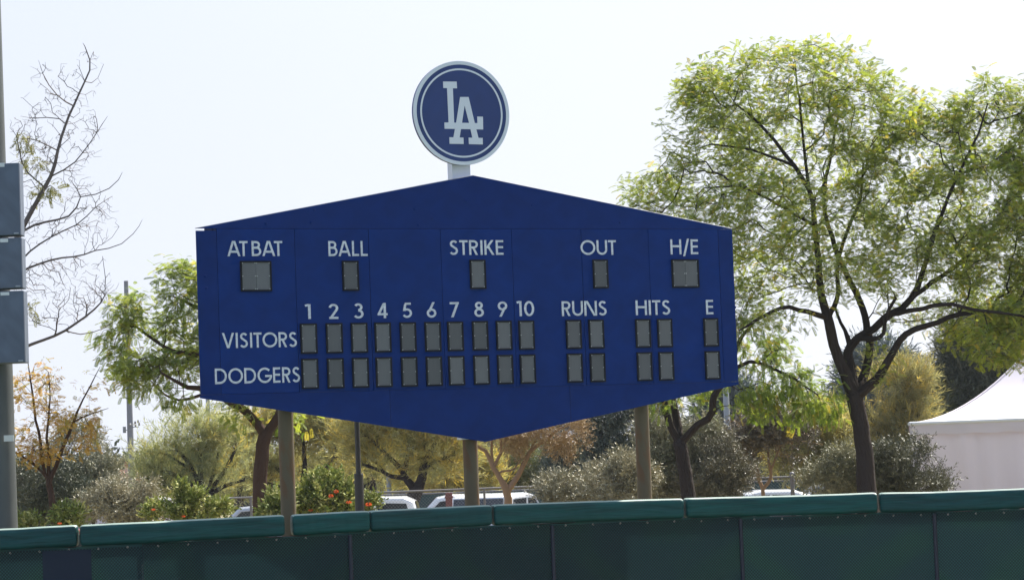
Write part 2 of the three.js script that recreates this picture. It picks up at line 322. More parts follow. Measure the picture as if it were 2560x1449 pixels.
// ---------------------------------------------------------------- field fence with padded cap
const fd = px => interp([[-400, 40.2], [-60, 40.2], [354, 40.2], [620, 40.6], [870, 41.0], [1377, 42.2], [1851, 43], [2338, 43], [2700, 42.6], [3100, 42]], px);
const capY = px => interp([[-400, 1341], [-40, 1325], [0, 1322], [190, 1311.5], [200, 1311.5], [450, 1300], [705, 1287], [735, 1285.5], [920, 1276], [1220, 1262], [1480, 1252], [1700, 1245], [2000, 1238], [2190, 1231], [2330, 1229], [2450, 1225], [2560, 1221], [3100, 1200]], px);
const fence = thing('field_fence', 'dark green screened chain link field fence topped with long teal padded caps', 'fence', V(0, 0, 0));
{
  const vinyl = [0, 1, 2].map(k => new THREE.MeshPhysicalMaterial({ color: new THREE.Color().setRGB(0.003, 0.06 + 0.007 * k, 0.062 + 0.004 * k), specularIntensity: 0.5, roughness: 0.45, side: THREE.DoubleSide, map: rep(vinylWear, 0.4, 1), bumpMap: rep(wrinkle, 0.5, 0.6), bumpScale: 0.008 }));
  const sunRimM = std(0.30, 0.40, 0.34, 0.6, { map: rep(blotch, 2, 2) });  // pale colour carries part of the sunlit rim
  const caps = [[-330, 193], [200, 708], [727, 919.5], [920.5, 1224], [1229, 1705], [1710.5, 2192], [2197, 2690]];
  const hCap = 0.297, dep = 0.25, rc = 0.066, secN = 6;
  const section = () => { const s = []; for (const [cx, cy, a0] of [[dep / 2 - rc, -rc, 0], [-dep / 2 + rc, -rc, 90], [-dep / 2 + rc, -hCap + rc, 180], [dep / 2 - rc, -hCap + rc, 270]]) for (let i = 0; i <= secN; i++) { const a = (a0 + 90 * i / secN) * Math.PI / 180; s.push([cx + rc * Math.cos(a), cy + rc * Math.sin(a)]); } return s; };
  const SEC = section().map(q => [q[0], q[1] < -hCap / 2 ? q[1] - 0.012 : q[1]]);
  caps.forEach(([x0, x1], ci) => {
    const pos = [], idx = [], uv = [], n = 48, m = SEC.length;
    const sts = []; const e = 9; // rounded ends
    for (let i = 0; i <= n; i++) sts.push([x0 + (x1 - x0) * i / n, 1]);
    const stations = [[x0, 0.6], [x0 + 1.5, 0.86], [x0 + 5, 0.97], ...sts.filter(s => s[0] > x0 + e && s[0] < x1 - e), [x1 - 5, 0.97], [x1 - 1.5, 0.86], [x1, 0.6]];
    const jag = R(-0.008, 0.008);
    stations.forEach(([px, sc], si) => {
      const top = P(px, capY(px), fd(px)), t = P(px + 4, 1250, fd(px + 4)).sub(P(px - 4, 1250, fd(px - 4))).setY(0).normalize(), nn = V(-t.z, 0, t.x);
      const sag = 0.004 * perlin.noise(px / 60, ci * 3.1, 0.5) + jag * (si / stations.length - 0.5);
      const bul = 0.014 * perlin.noise(px / 45, ci * 7.3, 4.5) + 0.007 * perlin.noise(px / 14, ci * 2.3, 1.5);
      for (let k = 0; k < m; k++) {
        const [a, b] = SEC[k], q = top.clone().addScaledVector(nn, a * sc + bul * (a > 0 ? 1 : 0)); q.y += sag - hCap / 2 + (b + hCap / 2) * (0.1 + 0.9 * sc);
        pos.push(q.x, q.y, q.z); uv.push(M(px, 42), k / m * 1.0);
        if (si) { const o = si * m + k, o2 = si * m + (k + 1) % m; idx.push(o - m, o, o2 - m, o2 - m, o, o2); }
      }
    });
    const N = stations.length;
    for (const [s, f] of [[0, 1], [N - 1, 0]]) { const c = pos.length / 3; const a = V(); for (let k = 0; k < m; k++) a.add(V(pos[(s * m + k) * 3], pos[(s * m + k) * 3 + 1], pos[(s * m + k) * 3 + 2])); a.divideScalar(m); pos.push(a.x, a.y, a.z); uv.push(0, 0); for (let k = 0; k < m; k++) { const o = s * m + k, o2 = s * m + (k + 1) % m; f ? idx.push(c, o, o2) : idx.push(c, o2, o); } }
    const cap = mesh('padded_cap', buf(pos, idx, uv), vinyl[ci % 3], fence);
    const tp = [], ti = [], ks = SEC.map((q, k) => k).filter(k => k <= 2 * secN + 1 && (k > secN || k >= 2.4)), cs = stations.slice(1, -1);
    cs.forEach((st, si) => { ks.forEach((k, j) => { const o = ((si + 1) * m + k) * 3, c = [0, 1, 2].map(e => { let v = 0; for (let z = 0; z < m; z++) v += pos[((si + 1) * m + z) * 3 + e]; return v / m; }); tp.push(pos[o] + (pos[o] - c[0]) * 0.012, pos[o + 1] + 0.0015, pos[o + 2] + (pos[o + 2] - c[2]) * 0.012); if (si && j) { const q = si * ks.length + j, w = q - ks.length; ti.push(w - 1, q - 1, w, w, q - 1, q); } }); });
    mesh('sunlit_rim_strip', buf(tp, ti), sunRimM, cap);  // added strip, paints the bright sunlit edge along the cap top
  });
  // posts, rail, screen cloth, wire
  const posts = [-160, 354, 870, 1377, 1851, 2338, 2830];
  const railY = px => P(px, capY(px), fd(px)).y - hCap - 0.034;
  const at = px => { const q = P(px, 1300, fd(px)); return V(q.x, 0, q.z); };
  const railM = std(0.05, 0.03, 0.03, 0.5), postM = std(0.012, 0.014, 0.028, 0.55), wireM = std(0.003, 0.006, 0.009, 0.8);
  const cloth = [0, 1].map(k => new THREE.MeshPhysicalMaterial({ color: new THREE.Color().setRGB(...(k ? [0.011, 0.020, 0.040] : [0.030, 0.098, 0.092])), roughness: 0.95, transmission: k ? 0.08 : 0.16, thickness: 0, side: THREE.DoubleSide, map: rep(clothLightPatches, 0.3, 0.3) }));
  const grom = new THREE.TorusGeometry(0.011, 0.005, 5, 10), gromM = std(0.45, 0.42, 0.36, 0.35, { metalness: 0.5 });
  const tube = new Tubes(), wp = [], wi = [];
  for (let i = 0; i + 1 < posts.length; i++) {
    const a = at(posts[i]), b = at(posts[i + 1]), ya = railY(posts[i]), yb = railY(posts[i + 1]), L = a.distanceTo(b), t = b.clone().sub(a).normalize(), n = V(-t.z, 0, t.x);
    const pa = a.clone().setY(ya), pb = b.clone().setY(yb);
    { const T = new Tubes(), rp = []; for (let k = 0; k <= 24; k++) { const p = a.clone().lerp(b, k / 24); p.y = railY(lerp(posts[i], posts[i + 1], k / 24)); rp.push(p); } T.add(rp, rp.map(() => 0.021), 10); mesh('top_rail', T.geo(), railM, fence); }
    mesh('post', cyl(0.031, 0.031, a.clone(), a.clone().setY(ya - 0.012), 14), postM, fence).position.copy(n).multiplyScalar(i > 1 ? 0.066 : -0.02);
    const ties = Math.round(L / 0.457), pos = [], idx = [], uv = [], NS = ties * 4, rows = 6;
    const base = R(0, 9);
    for (let s = 0; s <= NS; s++) for (let r = 0; r <= rows; r++) {
      const u = s / NS, top = railY(lerp(posts[i], posts[i + 1], u)) + 0.027 - 0.006 * Math.pow(Math.sin(Math.PI * s / 4), 2) - (perlin.noise(s * 0.13, i * 4.1, 2) > 0.22 ? 0.017 : 0), y = lerp(0.03, top, r / rows);
      const q = a.clone().lerp(b, u).addScaledVector(n, 0.034 + 0.006 * perlin.noise(u * L * 1.5, y * 1.5, base)); pos.push(q.x, y, q.z); uv.push(u * L + base, y);
      if (s && r) { const o = s * (rows + 1) + r, q2 = o - rows - 1; idx.push(q2 - 1, o - 1, q2, q2, o - 1, o); }
    }
    mesh('screen_panel', buf(pos, idx, uv), cloth[0], fence);
    for (let k = 0; k < ties; k++) { const u = (k + 0.5) / ties, g = mesh('grommet', grom, gromM, fence); g.position.copy(a).lerp(b, u).addScaledVector(n, 0.048).setY(railY(lerp(posts[i], posts[i + 1], u)) - 0.022 + R(-0.004, 0.004)); g.rotation.y = Math.atan2(n.x, n.z); }
    // woven wire in front of the cloth
    const pitch = 0.046, H0 = 0.04, ang = 1.0;
    for (const dir of [1, -1]) for (let x = -2; x < L + 2; x += pitch) {
      let x0 = x, x1 = x + dir * ((ya + yb) / 2 - H0) * ang * 0.92, y0 = H0, y1 = (ya + yb) / 2;
      const clip = (xx, yy, ox, oy) => { if (xx < 0) { const f = (0 - xx) / (ox - xx); return [0, yy + (oy - yy) * f]; } if (xx > L) { const f = (L - xx) / (ox - xx); return [L, yy + (oy - yy) * f]; } return [xx, yy]; };
      if (Math.max(x0, x1) <= 0 || Math.min(x0, x1) >= L) continue;
      const [c0x, c0y] = clip(x0, y0, x1, y1), [c1x, c1y] = clip(x1, y1, x0, y0);
      const o = 0.050 + (dir > 0 ? 0.003 : -0.003), A = a.clone().addScaledVector(t, c0x).addScaledVector(n, o).setY(c0y), Bq = a.clone().addScaledVector(t, c1x).addScaledVector(n, o).setY(c1y);
      const d = Bq.clone().sub(A).normalize(), sx = V().crossVectors(d, n).multiplyScalar(0.0052), s0 = wp.length / 3, sn = n.clone().multiplyScalar(0.0052);
      for (const e of [A, Bq]) for (const f of [sx, sx.clone().multiplyScalar(-0.5).add(sn), sx.clone().multiplyScalar(-0.5).sub(sn)]) wp.push(e.x + f.x, e.y + f.y, e.z + f.z);
      for (let k = 0; k < 3; k++) { const k2 = (k + 1) % 3; wi.push(s0 + k, s0 + k + 3, s0 + k2, s0 + k2, s0 + k + 3, s0 + k2 + 3); }
    }
  }
  const wire = mesh('chain_link', buf(wp, wi), wireM, fence); wire.userData.kind = 'stuff';
  // doubled dark strip of cloth near the mast
  const pos = [], idx = [];
  [[104, 226], [-20, 12]].forEach(([x0, x1], j) => { const a = at(x0), b = at(x1), t = b.clone().sub(a).normalize(), n = V(-t.z, 0, t.x); for (const q of [a, b]) for (const y of [0.05, railY(x0) - 0.02]) { const w = q.clone().addScaledVector(n, 0.06); pos.push(w.x, y, w.z); } if (!j) idx.push(0, 2, 1, 1, 2, 3); });
  mesh('overlap_strip', buf(pos.slice(0, 12), idx), cloth[1], fence, 'dark navy doubled strip of screen cloth');
}

// ---------------------------------------------------------------- foliage kit
function frondGeo(pairs, ll, lw, droop, tip = true) {                  // a pinnate leaf along +x, unit length
  const p = [], ix = []; const y = x => -droop * x * x;
  const quad = (x, s, a, l, w) => { a *= 0.85; const dx = Math.cos(a) * l, dz = s * Math.sin(a) * l, nx = -Math.sin(a) * w, nz = s * Math.cos(a) * w, o = p.length / 3, yy = y(x), e = -0.18 * l; p.push(x, yy, 0, x + dx * 0.32 + nx, yy + e * 0.2, dz * 0.32 + nz, x + dx, yy + e, dz, x + dx * 0.32 - nx, yy + e * 0.2, dz * 0.32 - nz); ix.push(o, o + 1, o + 2, o, o + 2, o + 3); };
  for (let i = 0; i < pairs; i++) { const x = 0.16 + 0.8 * i / (pairs - 1), l = ll * (0.75 + 0.5 * Math.sin(Math.PI * (0.15 + 0.75 * i / pairs))); quad(x, 1, 1.0, l, lw); quad(x + 0.02, -1, 1.0, l, lw); }
  if (tip) quad(0.95, 1, 0.05, ll, lw);
  const o = p.length / 3; p.push(0, 0, -0.008, 0, 0, 0.008, 1, y(1), 0); ix.push(o, o + 1, o + 2);
  return buf(p, ix);
}
function sprigGeo(n, l, w, spread, s) {                                // a twig with lance leaves, unit length along +x
  reseed(s); const p = [], ix = [];
  for (let i = 0; i < n; i++) {
    const x = 0.08 + 0.9 * i / n, a = R(0, 6.28), el = R(0.4, 1.0) * spread, d = V(Math.cos(el), Math.sin(el) * Math.cos(a), Math.sin(el) * Math.sin(a)), q = V(R(-1, 1), R(-1, 1), R(-1, 1)).cross(d).normalize().multiplyScalar(w), L = l * R(0.7, 1.2), o = p.length / 3;
    p.push(x, 0, 0, x + d.x * L * 0.45 + q.x, d.y * L * 0.45 + q.y, d.z * L * 0.45 + q.z, x + d.x * L, d.y * L, d.z * L, x + d.x * L * 0.45 - q.x, d.y * L * 0.45 - q.y, d.z * L * 0.45 - q.z); ix.push(o, o + 1, o + 2, o, o + 2, o + 3);
  }
  const o = p.length / 3; p.push(0, -0.006, 0, 0, 0.006, 0, 0.95, 0, 0); ix.push(o, o + 1, o + 2);
  return buf(p, ix);
}
const leafMat = (t, rough = 0.9) => new THREE.MeshPhysicalMaterial({ color: 0xffffff, roughness: rough, transmission: t, thickness: 0, side: THREE.DoubleSide, specularIntensity: 0.6 });
const LEAF = {
  frond: { geos: [frondGeo(7, 0.26, 0.058, 0.22), frondGeo(8, 0.23, 0.05, 0.38), frondGeo(6, 0.29, 0.066, 0.1)], mat: leafMat(0.55) },
  small: { geos: [frondGeo(6, 0.3, 0.07, 0.25), sprigGeo(7, 0.3, 0.05, 1, 3)], mat: leafMat(0.45) },
  thread: { geos: [sprigGeo(16, 0.34, 0.016, 0.8, 11), sprigGeo(14, 0.42, 0.014, 0.7, 12)], mat: leafMat(0.6) },
  olive: { geos: [sprigGeo(13, 0.24, 0.030, 1.1, 21), sprigGeo(15, 0.22, 0.026, 1.2, 22)], mat: new THREE.MeshStandardMaterial({ color: 0xffffff, roughness: 0.56, side: THREE.DoubleSide }) },
  broad: { geos: [sprigGeo(9, 0.36, 0.09, 1.2, 31), sprigGeo(10, 0.32, 0.08, 1.2, 32)], mat: leafMat(0.25, 0.75) },
  weep: { geos: [sprigGeo(18, 0.22, 0.018, 0.5, 41), sprigGeo(16, 0.28, 0.016, 0.45, 42)], mat: leafMat(0.3) },
};
// turns sites [{p, d}] into instanced leaves
function leaves(parent, kind, sites, o) {
  const L = LEAF[kind], per = L.geos.map(() => []), q = new THREE.Quaternion(), X = V(1, 0, 0), d = V(), m = new THREE.Matrix4(), c = new THREE.Color();
  for (const s of sites) for (let k = 0; k < (s.n || o.per); k++) {
    d.copy(s.d).multiplyScalar(o.along ?? 0.8).add(V(R(-1, 1), R(-1, 1) + (o.up ?? 0), R(-1, 1)).multiplyScalar(0.9)).normalize();
    q.setFromUnitVectors(X, d).multiply(new THREE.Quaternion().setFromAxisAngle(X, R(-1, 1) * (o.roll ?? 3.14)));
    if (o.level) { const yaw = Math.atan2(-d.z, d.x), pitch = Math.asin(d.y) * 0.7 - (o.droop ?? 0.3) * R(0.2, 1.4); q.setFromEuler(new THREE.Euler(R(-0.7, 0.7), yaw, pitch, 'YZX')); }
    const sc = o.size * R(0.65, 1.25), j = o.jit ?? 0.1;
    m.compose(V(s.p.x + R(-j, j), s.p.y + R(-j, j), s.p.z + R(-j, j)), q, V(sc, sc, sc));
    per[Math.floor(rnd() * per.length)].push([m.clone(), o.color(s, c).clone()]);
  }
  per.forEach((list, gi) => {
    if (!list.length) return;
    const im = new THREE.InstancedMesh(L.geos[gi], L.mat, list.length); im.name = o.name || 'crown'; im.userData.kind = 'stuff'; im.castShadow = im.receiveShadow = true;
    list.forEach(([mm, cc], i) => { im.setMatrixAt(i, mm); im.setColorAt(i, cc); }); parent.add(im);
  });
}
const pal = (a, b, c = null, pc = 0) => (s, col) => { const u = rnd(), w = c && rnd() < pc ? c : [lerp(a[0], b[0], u), lerp(a[1], b[1], u), lerp(a[2], b[2], u)], k = R(0.75, 1.25); return col.setRGB(w[0] * k, w[1] * k, w[2] * k); };
const bk = (...a) => { const q = std(...a), m = new THREE.MeshPhysicalMaterial({ color: q.color, roughness: 1, side: THREE.DoubleSide, specularIntensity: 0.25 }); if (q.bumpMap) { m.bumpMap = q.bumpMap; m.bumpScale = q.bumpScale; } return m; };
const bark = { dark: bk(0.045, 0.035, 0.03, 0.9, { bumpMap: barkBump, bumpScale: 0.03 }), brown: bk(0.08, 0.05, 0.037, 0.9, { bumpMap: barkBump, bumpScale: 0.02 }), tan: bk(0.30, 0.20, 0.13, 0.9, { bumpMap: barkBump, bumpScale: 0.01 }), pale: bk(0.15, 0.125, 0.115, 0.9), grey: bk(0.10, 0.085, 0.08, 0.9) };

function makeTree(o) {
  reseed(o.seed); const D = o.depth, base = P(o.limbs[0][0][0], o.limbs[0][0][1], D); base.y = 0;
  const g = thing(o.name, o.label, o.category || 'tree', base, 0, o.group);
  const loc = (px, py, dz = 0) => P(px, py, D + dz).sub(base);
  const nodes = [];
  const push = (p, par, r) => { const n = { p, par, r: r || 0, fix: !!r, len: par < 0 ? 0 : nodes[par].len + p.distanceTo(nodes[par].p), d: par < 0 ? V(0, 1, 0) : p.clone().sub(nodes[par].p).normalize(), w: 0, kids: [] }; nodes.push(n); if (par >= 0) nodes[par].kids.push(nodes.length - 1); return nodes.length - 1; };
  o.limbs.forEach((L, li) => {
    const pts = L.map(q => loc(q[0], q[1], q[3] || 0)), rad = L.map(q => M(q[2] * (o.thick || 1), D));
    if (li === 0) { const f = pts[0].clone(); f.y = 0; f.x -= (pts[1].x - pts[0].x) * 0.3; pts.unshift(f); rad.unshift(rad[0] * 1.15); }
    let par = -1;
    if (li) { let bd = 1e9; nodes.forEach((n, i) => { const d = n.p.distanceTo(pts[0]); if (d < bd) { bd = d; par = i; } }); pts[0] = nodes[par].p.clone(); }
    const cv = new THREE.CatmullRomCurve3(pts, false, 'centripetal'), n = Math.max(pts.length, Math.ceil(cv.getLength() / (o.step || 0.22)));
    for (let i = li ? 1 : 0; i <= n; i++) { const t = i / n, f = t * (pts.length - 1), k = Math.min(pts.length - 2, Math.floor(f)); const p = cv.getPoint(t); if (i < n && i) p.add(V(R(-1, 1), R(-1, 1), R(-1, 1)).multiplyScalar(0.012 * (o.wob ?? 1))); par = push(p, par, lerp(rad[k], rad[k + 1], f - k)); }
  });
  // sites inside the crown's clumps
  const pts = []; const vol = o.clumps.map(c => c[2] * c[3] * (c[5] || 1)), tot = vol.reduce((a, b) => a + b, 0);
  o.clumps.forEach((c, ci) => {
    const ctr = loc(c[0], c[1], c[4] || 0), rx = M(c[2], D), ry = M(c[3], D), rz = rx * (o.flat || 0.8); let n = Math.round(o.tips * vol[ci] / tot), guard = n * 12;
    while (n > 0 && guard-- > 0) {
      const d = V(R(-1, 1), R(-1, 1), R(-1, 1)); const l = d.length(); if (l > 1 || l < 0.01) continue;
      d.multiplyScalar(Math.pow(l, o.shell ?? 0.45) / l * (rnd() < 0.13 ? R(1, 1.32) : 1));
      const p = ctr.clone().add(V(d.x * rx, d.y * ry, d.z * rz));
      const nf = o.nf ?? 1.3; if (perlin.noise(p.x * nf + o.seed, p.y * nf, p.z * nf) < (o.gap ?? -0.12)) continue;
      if (p.y + base.y < (o.minY ?? 0.3)) continue;
      pts.push({ p, out: d.clone() }); n--;
    }
  });
  const seeds = nodes.length; const key = q => { let b = 1e9; for (let i = 0; i < seeds; i += 2) b = Math.min(b, nodes[i].p.distanceToSquared(q)); return b; };
  if (!o.noTwigs) {
    pts.forEach(q => q.k = key(q.p)); pts.sort((a, b) => a.k - b.k);
    const from = o.limbFrom || 3;
    for (const q of pts) {
      let best = -1, bc = 1e9; const dd = V();
      for (let i = from; i < nodes.length; i++) { const n = nodes[i]; dd.copy(q.p).sub(n.p); const d = dd.length(); if (d > bc) continue; const cost = d * (1.35 - 0.35 * dd.dot(n.d) / (d + 1e-6)) + 0.12 * n.len; if (cost < bc) { bc = cost; best = i; } }
      const a = nodes[best], d = a.p.distanceTo(q.p), seg = Math.max(1, Math.min(6, Math.ceil(d / 0.3))), ctrl = a.p.clone().addScaledVector(a.d, d * 0.35).lerp(q.p, 0.25).add(V(R(-1, 1), R(-1, 1) + (o.sag ?? 0), R(-1, 1)).multiplyScalar(d * (o.kink ?? 0.12)));
      let par = best; const b0 = a.p.clone();
      for (let k = 1; k <= seg; k++) { const t = k / seg, p = b0.clone().multiplyScalar((1 - t) * (1 - t)).addScaledVector(ctrl, 2 * t * (1 - t)).addScaledVector(q.p, t * t); par = push(p, par, 0); }
      nodes[par].tip = true; q.d = nodes[par].d; q.node = par;
    }
  } else pts.forEach(q => q.d = q.out.clone().setY(q.out.y + 0.4).normalize());
  const E = o.pipe || 2.3, r0 = o.r0 || 0.0035;
  for (let i = nodes.length - 1; i >= 0; i--) { const n = nodes[i]; if (n.kids.length === 0) n.w = Math.pow(r0, E); if (!n.fix) n.r = Math.pow(n.w, 1 / E); if (n.par >= 0) nodes[n.par].w += n.w; }
  for (let i = 1; i < nodes.length; i++) nodes[i].r = Math.min(nodes[i].r, nodes[nodes[i].par].r);
  // meshes: trunk with its limbs, fine twigs
  const T = new Tubes(), Tw = new Tubes();
  const chains = [[0, -1]];
  while (chains.length) {
    let [i, from] = chains.pop(); const ps = [], rs = []; if (from >= 0) { ps.push(nodes[from].p); rs.push(Math.min(nodes[from].r, nodes[i].r * 1.15)); }
    while (i !== undefined) { const n = nodes[i]; ps.push(n.p); rs.push(n.r); let big; for (const k of n.kids) if (big === undefined || nodes[k].r > nodes[big].r) big = k; for (const k of n.kids) if (k !== big) chains.push([k, i]); i = big; }
    if (ps.length < 2) continue; if (!nodes.length) continue;
    const r = rs[1] || rs[0]; rs[rs.length - 1] *= 0.6;
    (r > 0.012 ? T : Tw).add(ps, rs, r > 0.06 ? 12 : r > 0.02 ? 7 : r > 0.008 ? 5 : 3);
  }
  const bm = bark[o.bark || 'dark'];
  mesh('trunk', T.geo(), bm, g);
  if (Tw.p.length) mesh('twigs', Tw.geo(), bm, g).userData.kind = 'stuff';
  // leaves
  if (o.leaf) {
    let sites = pts.map(q => ({ p: q.p, d: q.d }));
    if (!o.noTwigs) for (const n of nodes) if (!n.fix && n.r < (o.leafR || 0.012) && !n.tip && rnd() < (o.mid ?? 0.6)) sites.push({ p: n.p, d: n.d });
    if (o.keep) sites = sites.filter(s => o.keep(s, base));
    if (o.leafClumps) sites = sites.filter(s => o.leafClumps.some(c => { const k = loc(c[0], c[1], 0); return Math.hypot(k.x - s.p.x, k.y - s.p.y) < M(c[2], D) * R(0.5, 1.2); }));
    leaves(g, o.leaf, sites, { per: 2, size: 0.22, ...o.leafOpt });
  }
  return g;
}
// a shrub: stems and leaves, no traced limbs
function makeShrub(o) {
  const c = o.clumps[0], bx = o.base || c[0], by = 1330;
  return makeTree({ noTwigs: false, flat: 0.9, bark: 'grey', step: 0.2, sag: 0.3, name: 'shrub', category: 'shrub', limbFrom: 1, minY: 0.15, r0: 0.0025, pipe: 2.6, ...o, limbs: o.limbs || [[[bx, by, 3], [bx + 4, lerp(by, c[1], 0.5), 2.5], [c[0], c[1] + c[3] * 0.3, 1.6]], ...o.clumps.slice(1).map(k => [[bx, by, 2], [lerp(bx, k[0], 0.5), lerp(by, k[1], 0.55), 1.8, (k[4] || 0) / 2], [k[0], k[1] + k[3] * 0.3, 1.2, k[4] || 0]])] });
}

// ---------------------------------------------------------------- near trees
const green = pal([0.15, 0.225, 0.018], [0.47, 0.50, 0.05], [0.56, 0.44, 0.05], 0.07);
makeTree({
  name: 'shade_tree', label: 'tall spreading shade tree with feathery leaves and forked dark trunk beside the white tent', seed: 3, depth: 53, bark: 'dark', tips: 5000, nf: 1.5, gap: -0.12, leaf: 'frond',
  limbs: [[[2178, 1330, 28], [2168, 1225, 25], [2158, 1100, 21], [2142, 1010, 21], [2132, 975, 22]],
  [[2132, 985, 16], [2108, 920, 14, -0.1], [2088, 870, 13, -0.15], [2077, 825, 13, -0.2], [2070, 795, 12, -0.2], [2052, 720, 9, 0], [2046, 640, 8, 0.2], [2036, 560, 7, 0.2], [2026, 480, 6, 0], [1975, 400, 5, -0.2], [1900, 310, 3.5, -0.3], [1840, 260, 2, -0.3]],
  [[2070, 795, 8, -0.2], [2010, 777, 6, -0.5], [1955, 768, 5, -0.8], [1900, 795, 4, -1], [1850, 825, 3, -1.2]],
  [[2074, 795, 8, -0.2], [2095, 745, 6, 0.3], [2096, 670, 5, 0.6], [2110, 600, 4.5, 0.8], [2150, 500, 4, 1], [2160, 400, 3, 1.2]],
  [[2026, 480, 4.5], [2010, 350, 3.5, 0.4], [2000, 260, 3, 0.6], [1990, 180, 2, 0.7]],
  [[1975, 400, 4, -0.2], [1880, 375, 3, -0.4], [1780, 360, 2, -0.6]],
  [[2036, 560, 5], [1960, 520, 4, -0.5], [1860, 470, 3, -0.8], [1760, 470, 2, -1]],
  [[2138, 985, 15], [2128, 920, 13, 0.2], [2122, 880, 12, 0.25], [2140, 850, 11, 0.2], [2185, 822, 10, 0], [2222, 788, 10, -0.2], [2255, 770, 8, -0.3], [2285, 735, 8, -0.4], [2320, 640, 6, -0.4], [2345, 560, 5, -0.5], [2390, 450, 4, -0.6], [2440, 350, 3, -0.6], [2470, 260, 2, -0.7]],
  [[2130, 868, 9, 0.2], [2115, 830, 5, 0.4], [2098, 800, 4, 0.6], [2085, 760, 3, 0.7]],
  [[2222, 788, 7, -0.2], [2290, 775, 6, -0.6], [2370, 760, 5, -0.9], [2450, 775, 4, -1.2], [2560, 790, 3, -1.4]],
  [[2140, 840, 8, 0.1], [2195, 845, 6, -0.3], [2212, 825, 5, -0.4], [2215, 795, 4.5, -0.4], [2240, 745, 4, -0.5]],
  [[2152, 985, 14], [2166, 920, 11, 0.4], [2175, 865, 10, 0.6], [2166, 805, 9, 0.7], [2148, 745, 8, 0.8], [2110, 670, 7, 1], [2080, 590, 6, 1.1], [2060, 500, 5, 1.3], [2080, 380, 4, 1.5], [2100, 260, 2.5, 1.6]],
  [[2152, 990, 14], [2200, 938, 11, -0.2], [2232, 880, 9, -0.3], [2262, 838, 8, -0.4], [2330, 810, 7, -0.5], [2400, 785, 6, -0.4], [2480, 780, 5, -0.2], [2540, 795, 4, 0], [2600, 830, 3, 0]],
  [[2285, 735, 6, -0.4], [2340, 700, 6, 0.2], [2420, 640, 5, 0.6], [2500, 540, 4, 0.9], [2560, 400, 3, 1]]],
  clumps: [[1900, 225, 190, 105, 0], [2050, 190, 130, 90, 0.5], [1790, 240, 100, 90, 0.2], [1770, 340, 130, 100, -0.5], [2000, 380, 220, 130, 1], [1650, 475, 105, 60, 0, 1.2], [1750, 530, 140, 80, 0.5], [1900, 545, 190, 110, -1], [2180, 300, 120, 110, -0.5], [2250, 290, 90, 70, 0.2, 1.2], [2300, 380, 150, 120, 0.5], [2480, 310, 110, 110, 0], [2400, 300, 80, 60, 0], [2480, 500, 160, 140, -0.6], [2300, 540, 180, 110, 1], [2100, 560, 170, 110, 0.5], [1930, 680, 150, 80, 1], [2110, 690, 130, 60, -1], [2320, 680, 170, 60, 0], [2520, 690, 150, 100, 1], [2620, 420, 120, 190, 0], [2510, 840, 120, 75, -0.8, 1.5], [2420, 800, 120, 55, 0.3, 1.3], [2560, 250, 80, 70, 0], [2590, 560, 90, 160, -0.4], [2570, 620, 90, 110, 0.4], [2400, 620, 120, 80, -0.8], [2280, 770, 90, 40, 0.5, 0.6], [1960, 800, 70, 45, -0.9, 0.7], [2210, 900, 45, 45, -0.3, 0.6], [2590, 780, 100, 120, 0]],
  leafOpt: { per: 8, size: 0.15, level: true, droop: 0.05, up: 0.15, jit: 0.17, color: green }, mid: 0.55,
});
makeTree({
  name: 'shade_tree', label: 'lower shade tree with dark forked trunk behind the blue scoreboard, by its far post', seed: 5, depth: 54, bark: 'dark', tips: 700, leaf: 'frond', nf: 1.4, gap: -0.1,
  limbs: [[[1735, 1330, 21], [1722, 1240, 18], [1710, 1165, 17], [1700, 1110, 17]],
  [[1698, 1108, 10], [1676, 1065, 9], [1662, 1010, 8], [1650, 950, 7], [1640, 850, 5], [1610, 750, 3]],
  [[1700, 1105, 12], [1690, 1040, 10, 0.3], [1682, 1000, 10, 0.4], [1680, 900, 7, 0.6], [1700, 780, 4, 0.6]],
  [[1704, 1108, 10], [1740, 1066, 9, -0.2], [1780, 1034, 9, -0.3], [1783, 1000, 9, -0.4], [1798, 972, 8, -0.4], [1830, 930, 6, -0.5], [1852, 912, 5, -0.5], [1883, 904, 4.5, -0.6], [1937, 922, 4, -0.7], [1984, 945, 3, -0.8], [2050, 990, 2, -0.8]],
  [[1830, 930, 6, -0.5], [1850, 850, 5, 0.2], [1890, 800, 3, 0.3]]],
  clumps: [[1655, 1020, 35, 35, 0, 1.2], [1745, 990, 60, 40, 0.3], [1880, 840, 65, 65, 0.2], [1930, 930, 100, 70, -0.4], [2030, 965, 80, 75, -0.8], [1890, 990, 60, 50, -0.3], [1750, 790, 150, 110, 0], [1960, 1010, 70, 45, -0.5], [2060, 1010, 50, 40, -0.8], [1620, 800, 100, 110, 0]],
  leafOpt: { per: 6, size: 0.17, level: true, droop: 0.55, jit: 0.17, color: pal([0.13, 0.22, 0.02], [0.36, 0.42, 0.045], [0.44, 0.35, 0.04], 0.08) },
});
